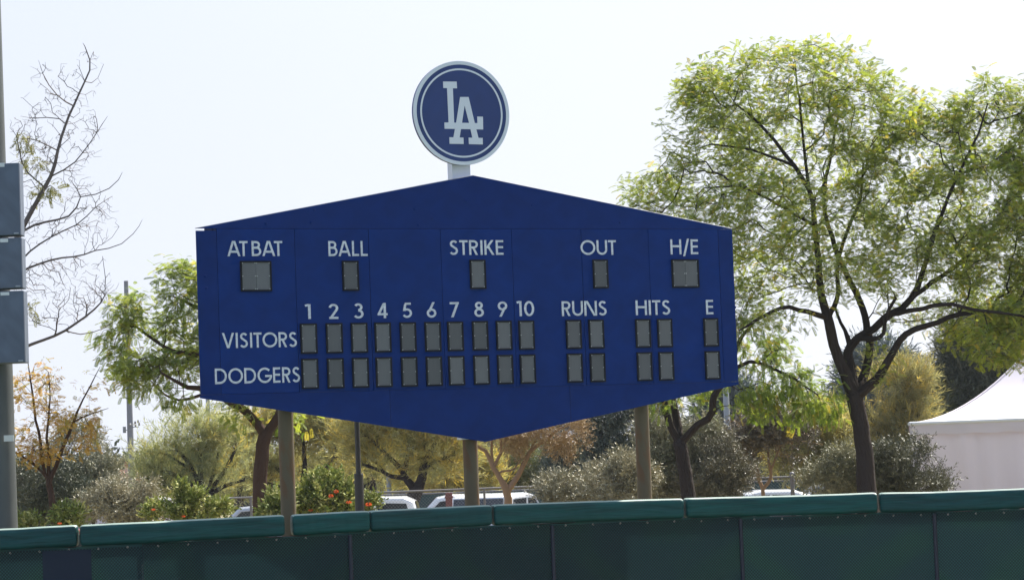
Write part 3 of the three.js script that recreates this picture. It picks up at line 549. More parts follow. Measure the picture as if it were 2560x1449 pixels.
makeTree({
  name: 'shade_tree', label: 'shade tree with rough brown trunk standing left of the scoreboard by its near post', seed: 8, depth: 48.5, bark: 'brown', tips: 1050, leaf: 'frond', nf: 1.5, gap: -0.06,
  limbs: [[[652, 1390, 21], [650, 1290, 19], [650, 1200, 18], [655, 1125, 17], [662, 1088, 19]],
  [[656, 1092, 12], [632, 1047, 11], [600, 1020, 10], [566, 1000, 9], [525, 972, 8], [470, 968, 6, -0.3], [440, 952, 4, -0.5], [400, 930, 3, -0.6]],
  [[668, 1090, 12], [688, 1050, 11], [704, 1000, 9], [690, 900, 8], [640, 820, 7], [570, 790, 6], [500, 770, 5], [430, 740, 3]],
  [[570, 900, 6], [500, 890, 6], [455, 882, 5.5], [418, 872, 5], [380, 848, 4], [330, 810, 3], [290, 790, 2]],
  [[525, 972, 5], [440, 1000, 3, 0.4], [380, 960, 2, 0.6]],
  [[640, 820, 6], [570, 730, 4], [510, 690, 3]]],
  clumps: [[455, 720, 70, 65, 0, 1.2], [490, 665, 35, 35, 0.2, 1.2], [385, 775, 100, 55, 0], [310, 755, 50, 40, -0.2], [455, 840, 110, 80, 0.3], [345, 870, 80, 70, -0.3], [420, 945, 110, 60, 0], [325, 950, 45, 40, 0.3], [465, 1008, 50, 20, -0.4, 0.7], [585, 1040, 45, 28, -0.2], [285, 860, 40, 45, 0], [735, 1048, 40, 22, 0.3], [600, 880, 140, 110, 0], [540, 760, 80, 80, 0.5]],
  leafOpt: { per: 5, size: 0.165, level: true, droop: 0.2, jit: 0.17, color: pal([0.14, 0.22, 0.018], [0.44, 0.48, 0.05], [0.5, 0.42, 0.05], 0.07) },
});
makeTree({
  name: 'bare_tree', label: 'nearly bare tree with long curving grey branches behind the light mast', seed: 12, depth: 46, bark: 'pale', tips: 2400, leaf: 'small', nf: 2.2, gap: -0.2, sag: -0.7, kink: 0.07, wob: 0.3, r0: 0.0031, pipe: 2.6, limbFrom: 12, shell: 0.6, flat: 0.5,
  limbs: [[[5, 1330, 20], [0, 1100, 17], [-5, 900, 16], [0, 760, 14], [20, 640, 11]],
  [[20, 640, 7.20], [70, 540, 6.12], [105, 480, 5.40], [130, 430, 4.68], [145, 370, 3.74], [163, 310, 3.24], [180, 270, 2.88], [205, 215, 2.30], [225, 165, 1.87], [215, 125, 1.30], [206, 107, 0.72]],
  [[178, 275, 2.16], [150, 245, 1.58], [115, 203, 1.30], [95, 150, 0.72]], [[163, 310, 1.73], [140, 293, 1.44], [90, 296, 1.08], [50, 290, 0.72]],
  [[130, 432, 2.16], [180, 410, 1.73], [215, 370, 1.44], [245, 325, 1.08], [268, 290, 0.72]], [[205, 215, 1.44], [235, 205, 0.94], [258, 160, 0.58]],
  [[20, 620, 4.32], [60, 575, 3.24], [110, 555, 2.88], [170, 540, 2.30], [200, 492, 1.58], [175, 450, 1.08]], [[200, 497, 1.44], [250, 482, 1.30], [290, 455, 1.01], [305, 430, 0.72]],
  [[10, 690, 3.60], [50, 652, 2.59], [90, 615, 2.16], [140, 585, 1.80], [200, 555, 1.44], [240, 515, 1.08], [280, 490, 0.72]],
  [[5, 710, 3.96], [55, 677, 3.02], [110, 655, 2.59], [150, 645, 2.30], [195, 640, 2.02], [240, 625, 1.44], [295, 613, 1.08], [340, 575, 0.79], [355, 548, 0.50]],
  [[-3, 900, 5.76], [50, 872, 4.32], [100, 852, 3.74], [150, 832, 3.46], [200, 800, 2.88], [240, 768, 2.16], [262, 735, 1.44], [255, 640, 0.72]], [[110, 480, 2.16], [60, 420, 1.80], [40, 340, 1.44]], [[145, 370, 1.80], [90, 350, 1.44], [45, 345, 0.86]], [[150, 832, 1.80], [200, 835, 1.44], [260, 820, 0.94], [310, 780, 0.58]]],
  clumps: [[150, 330, 100, 120, 0], [190, 520, 90, 90, 0], [150, 730, 120, 95, 0, 1.5], [80, 420, 60, 80, 0], [130, 200, 60, 60, 0, 0.5], [220, 180, 40, 60, 0, 0.5], [240, 560, 60, 60, 0, 0.6], [60, 300, 40, 60, 0], [90, 560, 50, 60, 0], [260, 700, 40, 60, 0, 0.7]],
  leafClumps: [[75, 405, 30], [110, 475, 32], [60, 350, 18], [70, 770, 28]],
  leafOpt: { per: 1, size: 0.17, level: true, droop: 0.5, jit: 0.06, color: pal([0.14, 0.15, 0.03], [0.26, 0.24, 0.05]) }, mid: 0.6,
});
makeTree({
  name: 'young_tree', label: 'small young tree with thin orange yellow leaves beside the light mast', seed: 15, depth: 47, bark: 'brown', tips: 330, leaf: 'small', nf: 2, gap: -0.1, sag: -0.3, kink: 0.15, r0: 0.003, pipe: 2.2, limbFrom: 8,
  limbs: [[[140, 1345, 9.5], [134, 1310, 9], [127, 1250, 8], [121, 1200, 8]], [[119, 1203, 5], [106, 1165, 4.2], [100, 1110, 3.8], [88, 1050, 3.2], [80, 985, 2.6], [68, 900, 1.5]],
  [[122, 1200, 6], [145, 1150, 5], [165, 1100, 4.5], [183, 1055, 3.8], [200, 1010, 2.2], [230, 955, 1.5], [250, 915, 0.8]], [[118, 1200, 4], [92, 1168, 3], [48, 1135, 2.4]], [[121, 1200, 5], [120, 1135, 4.2], [116, 1085, 3.2], [125, 1000, 2], [120, 930, 1]], [[183, 1055, 2.5], [220, 1035, 1.6], [270, 1020, 1]]],
  clumps: [[85, 990, 55, 85, 0], [140, 1085, 90, 70, 0, 1.3], [190, 1075, 50, 60, 0], [70, 1095, 55, 70, 0], [150, 990, 60, 60, 0, 0.6], [230, 990, 45, 60, 0, 0.3]],
  leafOpt: { per: 4, size: 0.13, level: true, droop: 0.3, jit: 0.09, color: pal([0.50, 0.27, 0.05], [0.62, 0.43, 0.07], [0.38, 0.34, 0.05], 0.2) }, mid: 0.6,
});

// ---------------------------------------------------------------- olives and grey shrubs
const olive = pal([0.17, 0.175, 0.10], [0.36, 0.33, 0.21]), oliveDark = pal([0.055, 0.07, 0.04], [0.15, 0.155, 0.09]), oliveBrown = pal([0.26, 0.17, 0.075], [0.46, 0.33, 0.17]), olivePale = pal([0.22, 0.21, 0.13], [0.42, 0.37, 0.24]);
const OL = (color, per = 6, size = 0.29) => ({ per, size, jit: 0.13, along: 0.5, up: 0.3, color });
const O = { leaf: 'olive', tips: 420, nf: 2.1, gap: 0.0, mid: 0.4, shell: 0.55 };
makeShrub({ ...O, seed: 21, depth: 58, label: 'dark olive shrub behind the young yellow tree', clumps: [[100, 1215, 90, 85], [60, 1270, 60, 60], [165, 1250, 70, 60]], base: 95, tips: 520, leafOpt: OL(oliveDark) });
makeShrub({ ...O, seed: 22, depth: 59, label: 'grey green olive shrub with a rounded top between young tree and utility pole', clumps: [[240, 1175, 50, 55], [225, 1245, 75, 65], [190, 1110, 55, 40, 0.5, 0.6]], base: 232, tips: 480, leafOpt: OL(olive) });
makeShrub({ ...O, seed: 23, depth: 57, label: 'pale dry looking olive shrub beside the white van', clumps: [[320, 1255, 65, 55], [270, 1275, 60, 45], [350, 1285, 40, 30]], base: 310, leafOpt: OL(olivePale) });
makeTree({
  ...O, name: 'olive_tree', label: 'tan olive tree with forked pale trunk below the lowest point of the scoreboard', seed: 24, depth: 59, bark: 'tan', tips: 520, r0: 0.003,
  limbs: [[[1272, 1330, 11], [1270, 1250, 10], [1266, 1222, 10]], [[1264, 1224, 8], [1248, 1190, 6.5], [1232, 1165, 6], [1215, 1130, 5], [1196, 1115, 4], [1150, 1090, 2.5]], [[1270, 1226, 8], [1295, 1190, 6.5], [1312, 1155, 6], [1330, 1125, 5], [1370, 1095, 3.5], [1400, 1070, 2.5]], [[1232, 1165, 4], [1228, 1120, 3.5], [1230, 1060, 2]], [[1240, 1170, 4], [1252, 1130, 4], [1250, 1090, 3], [1260, 1040, 2]], [[1252, 1190, 3], [1262, 1177, 3], [1285, 1172, 2], [1300, 1150, 1.5]], [[1330, 1125, 3], [1360, 1060, 2]]],
  clumps: [[1350, 1080, 90, 40], [1425, 1085, 48, 45], [1290, 1100, 55, 38], [1130, 1080, 50, 22], [1200, 1080, 60, 25], [1300, 1040, 150, 60], [1280, 1145, 25, 15, 0, 0.6], [1400, 1120, 40, 22]],
  leafOpt: OL(oliveBrown, 7, 0.22),
});
makeTree({
  ...O, name: 'evergreen_tree', label: 'large dark blue green tree behind the far scoreboard post', seed: 25, depth: 70, bark: 'grey', tips: 900,
  limbs: [[[1510, 1300, 14], [1508, 1200, 12], [1500, 1100, 10], [1495, 1020, 6]], [[1505, 1160, 6], [1440, 1100, 3]], [[1504, 1140, 6], [1580, 1080, 3]]],
  clumps: [[1480, 1110, 110, 90], [1580, 1090, 90, 100], [1440, 1170, 90, 40], [1540, 1170, 90, 40], [1500, 1010, 120, 70], [1640, 1050, 50, 60]],
  leafOpt: OL(pal([0.035, 0.05, 0.04], [0.10, 0.115, 0.075], [0.22, 0.22, 0.13], 0.12), 7, 0.34),
});
makeShrub({ ...O, seed: 26, depth: 57, label: 'low silvery shrub in front of the wire fence below the dark evergreen', clumps: [[1420, 1228, 65, 32], [1465, 1215, 50, 36]], leafOpt: OL(olivePale), tips: 300 });
makeShrub({ ...O, seed: 27, depth: 56, label: 'bright silvery shrub against the far scoreboard post', clumps: [[1540, 1212, 75, 46], [1575, 1190, 50, 40]], leafOpt: OL(olivePale), tips: 420 });
makeShrub({ ...O, seed: 28, depth: 58, label: 'tall grey olive shrub behind the trunk of the lower shade tree', clumps: [[1660, 1130, 60, 60], [1650, 1200, 75, 55], [1740, 1110, 60, 60], [1620, 1090, 30, 40]], base: 1665, leafOpt: OL(olive), tips: 620 });
makeShrub({ ...O, seed: 29, depth: 57.5, label: 'wide grey green shrub between the lower shade tree and the round olive tree', clumps: [[1790, 1180, 85, 62], [1760, 1225, 90, 40], [1840, 1215, 45, 40], [1830, 1140, 40, 40, 0, 0.6]], base: 1790, leafOpt: OL(pal([0.12, 0.115, 0.07], [0.24, 0.21, 0.14])), tips: 620 });
makeTree({
  ...O, name: 'olive_tree', label: 'round headed grey brown olive tree with several reddish stems behind the wire gate', seed: 30, depth: 61, bark: 'tan', tips: 620,
  limbs: [[[1915, 1310, 5], [1910, 1240, 5], [1905, 1215, 5]], [[1905, 1218, 5], [1890, 1180, 4.5], [1875, 1160, 4], [1860, 1130, 3]], [[1908, 1225, 5], [1925, 1200, 4.5], [1928, 1175, 4], [1920, 1140, 3], [1930, 1090, 2]], [[1907, 1220, 3], [1895, 1175, 2.5], [1885, 1140, 2]], [[1928, 1175, 3], [1950, 1120, 2]]],
  clumps: [[1905, 1095, 75, 58], [1860, 1110, 50, 40], [1960, 1095, 65, 50], [1915, 1060, 55, 40], [1990, 1125, 40, 28, 0, 0.6]],
  leafOpt: OL(pal([0.11, 0.095, 0.065], [0.21, 0.175, 0.12], [0.26, 0.17, 0.08], 0.12)),
});
makeShrub({ ...O, seed: 31, depth: 57, label: 'grey green shrub on the near side of the tall shade tree trunk', clumps: [[2095, 1165, 60, 55], [2070, 1210, 60, 35], [2120, 1200, 50, 45]], base: 2095, leafOpt: OL(olive), tips: 520 });
makeShrub({ ...O, seed: 32, depth: 56.5, label: 'dark olive shrub in front of the white tent wall', clumps: [[2250, 1160, 75, 60], [2290, 1205, 75, 40], [2210, 1205, 50, 40]], base: 2260, leafOpt: OL(pal([0.075, 0.08, 0.045], [0.17, 0.165, 0.10])), tips: 560 });

// ---------------------------------------------------------------- flowering shrubs
function flowering(seedN, depth, label, clumps, base, flowers, tips) {
  const g = makeShrub({ name: 'flowering_shrub', seed: seedN, depth, label, clumps, base, tips, leaf: 'broad', nf: 2, gap: -0.15, leafOpt: { per: 5, size: 0.2, jit: 0.09, up: 0.4, color: pal([0.12, 0.17, 0.03], [0.33, 0.35, 0.08], [0.5, 0.48, 0.18], 0.15) } });
  const fm = leafMat(0.3); fm.color.setRGB(0.62, 0.13, 0.03);
  const fg = flat([0, 1, 2, 3, 4, 5].map(i => new THREE.ConeGeometry(0.035, 0.12, 6, 1, true).rotateX(Math.PI).translate(0, 0.06, 0).rotateX(0.9).rotateY(i * 1.05)));
  for (const [px, py, s] of flowers) { const f = mesh('flower', fg, fm, g); f.position.copy(P(px, py, depth - 0.5).sub(g.position)); f.scale.setScalar((s || 1) * 0.45); f.rotation.set(R(-0.4, 0.9), R(0, 6), 0); }
}
flowering(41, 51, 'green shrub with orange trumpet flowers between near scoreboard post and dark lamp pole', [[805, 1258, 66, 32], [812, 1207, 32, 22], [865, 1254, 30, 32], [758, 1268, 36, 24], [778, 1230, 24, 22]], 805, [[840, 1231, 1], [827, 1242, 1], [872, 1259, 1.1], [776, 1278, 0.9]], 420);
flowering(42, 51, 'sparse green shrub with two small orange flowers in front of the white van', [[457, 1246, 13, 26], [478, 1264, 22, 20], [502, 1250, 15, 15], [525, 1273, 40, 13], [440, 1287, 42, 14], [392, 1283, 20, 15]], 470, [[383, 1276, 0.8], [458, 1293, 0.8]], 200);
flowering(43, 46, 'small green shrub at the base of the near scoreboard post and brown trunk', [[690, 1268, 22, 28], [680, 1285, 26, 18]], 690, [], 90);
flowering(44, 46.5, 'tiny green shrub with an orange flower just beside the dark lamp pole', [[921, 1263, 11, 12], [955, 1274, 18, 7]], 925, [[921, 1265, 1.2]], 60);
flowering(45, 46, 'low green plants with orange flowers at the foot of the young yellow tree', [[165, 1300, 30, 16], [100, 1312, 40, 10]], 160, [[148, 1311, 0.8]], 90);

// ---------------------------------------------------------------- palo verde trees and the farther trees
const pv = pal([0.28, 0.28, 0.09], [0.54, 0.46, 0.14], [0.55, 0.40, 0.06], 0.18), pvG = pal([0.24, 0.27, 0.11], [0.48, 0.46, 0.17], [0.48, 0.38, 0.08], 0.1);
const PV = (o) => makeTree({ name: 'palo_verde_tree', leaf: 'thread', thick: 1.7, nf: 0.9, gap: -0.2, mid: 0.4, tips: 700, bark: 'dark', r0: 0.005, pipe: 2.4, sag: -0.1, group: null, ...o, flat: 0.45, leafOpt: { per: 3, size: 0.55, jit: 0.3, up: 0.7, along: 0.8, color: pv, ...o.leafOpt } });
PV({ seed: 51, depth: 74, tips: 480, label: 'pale green palo verde tree with fanned dark branches behind the flowering shrub', limbs: [[[520, 1300, 6], [512, 1255, 6], [505, 1240, 6]], [[505, 1242, 4.5], [470, 1205, 3.5], [420, 1180, 3], [370, 1165, 2]], [[505, 1242, 4.5], [490, 1195, 3.5], [465, 1150, 3], [430, 1110, 2]], [[508, 1242, 4.5], [500, 1190, 4], [500, 1140, 3], [495, 1090, 2]], [[510, 1245, 4], [545, 1200, 3], [570, 1160, 2.5], [590, 1120, 2]], [[510, 1248, 4], [560, 1215, 3], [610, 1200, 2]], [[505, 1242, 3.5], [445, 1225, 2.6], [395, 1205, 1.8], [350, 1190, 1.2]], [[512, 1246, 3.5], [530, 1190, 2.6], [545, 1130, 1.8]], [[508, 1244, 3.5], [480, 1180, 2.6], [440, 1150, 1.8], [400, 1130, 1.2]]], clumps: [[410, 1165, 80, 45], [500, 1110, 90, 50], [560, 1150, 70, 65], [370, 1185, 45, 35], [450, 1200, 70, 30], [520, 1080, 50, 25]], leafOpt: { color: pvG } });
PV({ seed: 52, depth: 78, label: 'yellow green palo verde tree between the brown trunk and the near scoreboard post', limbs: [[[750, 1300, 7], [748, 1240, 6]], [[748, 1240, 5], [720, 1195, 4], [680, 1160, 3], [640, 1120, 2]], [[748, 1240, 5], [760, 1190, 4], [760, 1130, 3], [750, 1060, 2]], [[748, 1242, 4], [690, 1215, 3], [640, 1200, 2]], [[748, 1240, 4], [800, 1190, 3], [840, 1130, 2]]], clumps: [[630, 1130, 80, 70], [680, 1090, 70, 50], [760, 1100, 80, 70], [840, 1120, 80, 70], [780, 1050, 100, 50], [690, 1170, 60, 40], [820, 1060, 60, 50]], tips: 900 });
PV({ seed: 53, depth: 70, label: 'palo verde tree with dark forked trunk beside the white suv', limbs: [[[1022, 1300, 12], [1030, 1255, 11], [1040, 1228, 10]], [[1040, 1228, 8], [1055, 1195, 7], [1062, 1160, 6], [1080, 1120, 4], [1100, 1090, 2]], [[1038, 1228, 7], [1015, 1195, 5], [1000, 1170, 4], [960, 1130, 3], [930, 1100, 2]], [[1020, 1200, 4], [980, 1190, 3], [950, 1175, 2.5], [905, 1160, 2]], [[1060, 1170, 4], [1095, 1150, 3], [1130, 1140, 2]], [[1010, 1185, 4], [1020, 1140, 3], [1020, 1080, 2]]], clumps: [[920, 1110, 80, 55], [1000, 1095, 90, 60], [1080, 1110, 80, 60], [1000, 1050, 110, 50], [1120, 1140, 50, 45], [950, 1150, 70, 30, 0, 0.6]], tips: 900 });
PV({ seed: 54, depth: 84, label: 'leaning palo verde tree behind the dark lamp pole', limbs: [[[940, 1300, 7], [935, 1250, 6], [928, 1200, 6]], [[928, 1205, 5], [910, 1160, 4], [890, 1120, 3], [870, 1070, 2]], [[845, 1235, 4], [870, 1215, 4], [890, 1200, 4]], [[890, 1200, 4], [850, 1180, 3], [800, 1160, 2]]], clumps: [[860, 1130, 90, 60], [930, 1100, 80, 60], [820, 1160, 60, 40], [900, 1060, 90, 50]], tips: 600 });
PV({ seed: 55, depth: 98, label: 'hazy yellow palo verde tree behind the white pickup truck', limbs: [[[1110, 1300, 5], [1112, 1240, 5], [1110, 1180, 4]]], clumps: [[1100, 1180, 110, 55], [1180, 1170, 70, 60], [1060, 1140, 80, 50]], tips: 700, leafOpt: { size: 0.7 } });
PV({ seed: 56, depth: 100, label: 'hazy green palo verde tree behind the tan olive tree', limbs: [[[1330, 1300, 5], [1330, 1240, 5], [1330, 1180, 4]]], clumps: [[1310, 1180, 90, 50], [1400, 1180, 70, 50], [1250, 1160, 70, 60]], tips: 700, leafOpt: { size: 0.7, color: pal([0.10, 0.13, 0.06], [0.22, 0.22, 0.08]) } });
PV({ seed: 57, depth: 102, label: 'hazy palo verde tree seen low between van and brown trunk', limbs: [[[600, 1320, 5], [600, 1260, 5], [600, 1200, 4]]], clumps: [[580, 1215, 120, 35], [700, 1200, 80, 45], [440, 1215, 90, 35], [860, 1200, 80, 45], [960, 1195, 60, 50]], tips: 900, leafOpt: { size: 0.7, color: pvG } });
PV({ seed: 58, depth: 78, label: 'golden palo verde tree just behind the tall shade tree trunk', limbs: [[[2230, 1290, 7], [2232, 1200, 6], [2225, 1120, 5]], [[2225, 1130, 4], [2180, 1050, 3], [2150, 990, 2]], [[2225, 1120, 4], [2240, 1040, 3], [2250, 960, 2]], [[2228, 1140, 4], [2280, 1090, 3], [2300, 1030, 2]]], clumps: [[2230, 1010, 75, 85], [2260, 1090, 80, 70], [2200, 1130, 70, 70], [2270, 960, 40, 45], [2290, 1000, 35, 50]], tips: 1000, leafOpt: { per: 2, color: pal([0.24, 0.23, 0.09], [0.42, 0.37, 0.13], [0.50, 0.37, 0.08], 0.2) } });
PV({ seed: 59, depth: 82, label: 'yellow green palo verde tree behind the round olive tree and grey shrub', limbs: [[[2080, 1290, 7], [2082, 1200, 6], [2075, 1120, 5]], [[2075, 1130, 4], [2040, 1080, 3], [2010, 1050, 2]], [[2075, 1120, 4], [2100, 1060, 3]]], clumps: [[2060, 1080, 70, 60], [2110, 1110, 50, 70], [2010, 1110, 50, 60], [1980, 1160, 50, 40], [2060, 1150, 70, 50]], tips: 800 });
PV({ seed: 60, depth: 88, label: 'small pale palo verde tree showing beside the tent roof', limbs: [[[2360, 1290, 5], [2360, 1150, 4], [2355, 1060, 3]]], clumps: [[2350, 1020, 45, 50], [2380, 1000, 35, 40], [2320, 1060, 35, 40]], tips: 260, leafOpt: { per: 4, color: pvG } });
const far = (seedN, depth, label, trunkPx, clumps, tips, color, size) => makeTree({ name: 'evergreen_tree', label, seed: seedN, depth, bark: 'grey', tips, leaf: 'weep', nf: 0.6, gap: -0.25, mid: 0.3, r0: 0.006, limbs: [[[trunkPx, 1280, 9], [trunkPx, 1150, 8], [clumps[0][0], clumps[0][1], 4]]], clumps, leafOpt: { per: 7, size, jit: 0.4, up: -0.1, color } });
const hazeBlueG = pal([0.06, 0.085, 0.085], [0.12, 0.15, 0.14]);  // bluish leaves, raised further so the colour stands in for distance haze
far(61, 165, 'tall distant bluish tree seen through the forks of the tall shade tree', 2205, [[2195, 930, 55, 75], [2240, 960, 55, 75], [2160, 960, 40, 70], [2260, 1030, 60, 80], [2190, 1040, 80, 80], [2130, 1000, 30, 60]], 900, hazeBlueG, 1.2);
far(62, 165, 'distant bluish tree behind the grey light pole beside the scoreboard', 1830, [[1815, 1000, 40, 60], [1860, 1040, 45, 50], [1790, 1050, 30, 40]], 420, hazeBlueG, 1.2);
far(63, 88, 'dark drooping tree rising behind the white tent', 2440, [[2430, 900, 60, 90], [2400, 960, 35, 80], [2470, 860, 60, 70], [2450, 990, 60, 70]], 900, pal([0.075, 0.085, 0.05], [0.20, 0.195, 0.115]), 0.6);
far(64, 90, 'dark drooping tree behind the peak of the white tent', 2560, [[2550, 880, 70, 110], [2600, 850, 80, 120], [2520, 960, 60, 70]], 900, pal([0.075, 0.085, 0.05], [0.20, 0.195, 0.115]), 0.6);
{ // a far line of trees that reads as one mass
  reseed(70); const g = new THREE.Group(); g.name = 'distant_treeline'; scene.add(g); tag(g, 'hazy distant line of trees along the horizon', 'treeline', null, 'stuff');
  const sites = [];
  for (let px = -500; px < 3100; px += 26) { const D = R(185, 230), top = 1160 - (px - 1280) * 0.037 - R(-6, 26) - (px > 200 && px < 360 ? 12 : 0), w = R(28, 55); const c = P(px, top + 40, D), rx = M(w, D), ry = M(42, D); for (let k = 0; k < 130; k++) { const d = V(R(-1, 1), R(-1, 1), R(-1, 1)); if (d.length() > 1) continue; sites.push({ p: c.clone().add(V(d.x * rx, d.y * ry, d.z * rx)), d: d.clone().normalize() }); } const gy = c.y - ry; for (let k = 0; k < 26; k++) sites.push({ p: V(c.x + R(-rx, rx), R(0, Math.max(0.5, gy)), c.z), d: V(0, 1, 0) }); }
  leaves(g, 'broad', sites, { per: 2, size: 1.5, jit: 0.6, color: pal([0.05, 0.07, 0.045], [0.11, 0.125, 0.075]) });
}

// ---------------------------------------------------------------- light mast with electrical boxes
{
  const D = 42, b = P(-8, 1330, D); b.y = 0; const r0 = M(53, D), topY = 16;
  const galv = std(0.075, 0.085, 0.085, 0.5, { metalness: 0.15, map: rep(blotch, 1, 3) });
  const mast = thing('light_mast', 'thick tapered grey steel light mast at the picture edge behind the fence', 'light pole', b);
  const r9 = r0 * 0.66;
  mesh('pole', cyl(r0, r9, V(0, 0, 0), V(0, topY, 0), 40), galv, mast);
  mesh('base_plate', box(r0 * 3, 0.05, r0 * 3, 0, 0.026, 0), galv, mast);
  const pt = P(20, 1095, D - r0).sub(b); mesh('label_plate', box(M(24, D), M(15, D), 0.012, pt.x, pt.y, Math.sqrt(r0 * r0 - 0.02) + 0.015), std(0.55, 0.55, 0.52, 0.5), mast);
  const boxM = std(0.10, 0.125, 0.175, 0.55, { map: rep(blotch, 0.6, 0.6) }), lab = std(0.6, 0.62, 0.62, 0.5), lat = std(0.3, 0.32, 0.34, 0.4, { metalness: 0.5 });
  const G = 'electrical boxes on the light mast';
  for (const [x, y0, y1, t, lab2] of [[49, 405, 588, 'topmost and largest grey blue electrical box on the light mast', [4, 412, 12, 10]], [54, 592, 720, 'middle grey blue electrical box on the light mast', [9, 601, 20, 9]], [60, 725, 906, 'lowest grey blue electrical box on the light mast', [11, 734, 22, 8]]]) {
    const zf = D - 0.55, w = M(128, zf), a = P(x, (y0 + y1) / 2, zf), h = M(y1 - y0, zf), d = 0.3;
    const e = thing('electrical_box', t, 'electrical box', V(a.x - w / 2, a.y - h / 2, a.z), 0, G);
    mesh('housing', rbox(w, h, d, 0.012, 0, h / 2, -d / 2 - 0.02), boxM, e);
    mesh('door', rbox(w - 0.012, h - 0.014, 0.022, 0.006, 0, h / 2, -0.009), boxM, e);
    const l = P(lab2[0], lab2[1], zf).sub(e.position); mesh('label_plate', box(M(lab2[2], zf), M(lab2[3], zf), 0.006, l.x, l.y, 0.0055), lab, e);
    mesh('latch', box(0.07, 0.022, 0.012, w / 2 - 0.07, 0.03, 0.008), lat, e);
    mesh('hinge', cyl(0.008, 0.008, V(-w / 2 + 0.006, h * 0.12, 0.006), V(-w / 2 + 0.006, h * 0.88, 0.006), 8), lat, e);
  }
}
// ---------------------------------------------------------------- poles
{
  const dk = std(0.035, 0.032, 0.028, 0.5), D = 46, a = P(901, 1330, D); a.y = 0;
  const y1 = P(897, 1186, D).y, lp = thing('lamp_pole', 'dark brown slender lamp pole with a thicker base sleeve behind the fence', 'lamp pole', a);
  mesh('base_sleeve', cyl(M(11.8, D), M(11.3, D), V(0, 0, 0), V(0, y1, 0), 24), dk, lp);
  mesh('collar', cyl(M(12.2, D), M(11, D), V(0, y1, 0), V(0, y1 + 0.02, 0), 24), dk, lp);
  mesh('pole', cyl(M(6.6, D), M(6, D), V(0, y1, 0), V(0, 5.2, 0), 20), dk, lp);
  mesh('lamp_head', rbox(0.34, 0.16, 0.34, 0.03, 0, 5.25, 0), dk, lp);
}
const gpole = std(0.26, 0.29, 0.33, 0.5, { metalness: 0.2 });
for (const [px, py, r, D, top, label] of [[524, 1180, 6, 104, 990, 'slim grey light pole rising through the pale palo verde tree'], [971, 1190, 6.5, 98, 1030, 'grey light pole low behind the palo verde beside the white suv'], [1227, 1180, 7.2, 98, 1030, 'grey light pole behind the stems of the tan olive tree'], [1816, 1000, 8.5, 100, 900, 'thick grey light pole in the gap between scoreboard corner and shade leaves']]) {
  const a = P(px, py, D); a.y = 0; const p = thing('light_pole', label, 'light pole', a); const h = P(px, top, D).y;
  mesh('pole', cyl(M(r, D), M(r * 0.85, D), V(0, 0, 0), V(0, h, 0), 14), gpole, p);
  mesh('pole_base', cyl(M(r * 1.6, D), M(r * 1.6, D), V(0, 0, 0), V(0, 0.6, 0), 14), std(0.4, 0.4, 0.38, 0.9), p);
}
{
  const D = 125, a = P(328, 1190, D); a.y = 0; const wood = std(0.19, 0.20, 0.225, 0.85), h = P(312, 702, D).y;
  const up = thing('utility_pole', 'tall grey utility pole with transformer behind the leafy branches', 'utility pole', a);
  mesh('pole', cyl(M(9.5, D), M(5.5, D), V(0, 0, 0), V(0, h, 0), 14), wood, up);
  const t = P(310, 1075, D).sub(a); const met = std(0.22, 0.24, 0.26, 0.5);
  mesh('transformer', cyl(M(4, D), M(4, D), V(t.x, t.y - 0.12, 0), V(t.x, t.y + 0.16, 0), 14), met, up);
  mesh('bracket', box(0.34, 0.04, 0.05, t.x + 0.18, t.y, 0.12), met, up);
  mesh('crossarm', box(0.1, 0.08, 1.6, 0.02, P(322, 1060, D).y, -0.2), wood, up);
  for (const [px, py] of [[337, 1056], [344, 1053], [347, 1060], [338, 1064]]) { const q = P(px, py, D).sub(a); mesh('insulator', cyl(0.05, 0.035, V(q.x, q.y - 0.06, q.z), V(q.x, q.y + 0.06, q.z), 8), std(0.15, 0.13, 0.12, 0.3), up); }
  mesh('insulator_arm', box(0.5, 0.035, 0.04, P(338, 1066, D).sub(a).x - 0.1, P(338, 1067, D).y, 0.06), met, up);
  const wire = (pts, label) => { const T = new Tubes(), c = new THREE.CatmullRomCurve3(pts.map(p => P(...p))).getPoints(30); T.add(c, c.map(() => 0.013), 5); const m = mesh('overhead_wire', T.geo(), std(0.06, 0.06, 0.065, 0.6)); tag(m, label, 'wire', 'overhead wires'); return m; };
  wire([[326, 1120, D], [375, 1123, D - 4], [560, 1126, D - 14], [900, 1124, D - 30]], 'overhead wire carrying a black splice box beside the utility pole');
  wire([[326, 1120, D], [240, 1124, D + 8], [100, 1130, D + 22], [-60, 1132, D + 40]], 'overhead wire running from the utility pole behind the young yellow tree');
  const s = P(375, 1126, D - 4); const sbx = mesh('splice_box', rbox(0.26, 0.09, 0.1, 0.02), std(0.03, 0.03, 0.035, 0.5)); sbx.position.copy(s); tag(sbx, 'small black splice box hanging on the overhead wire', 'splice box');
}

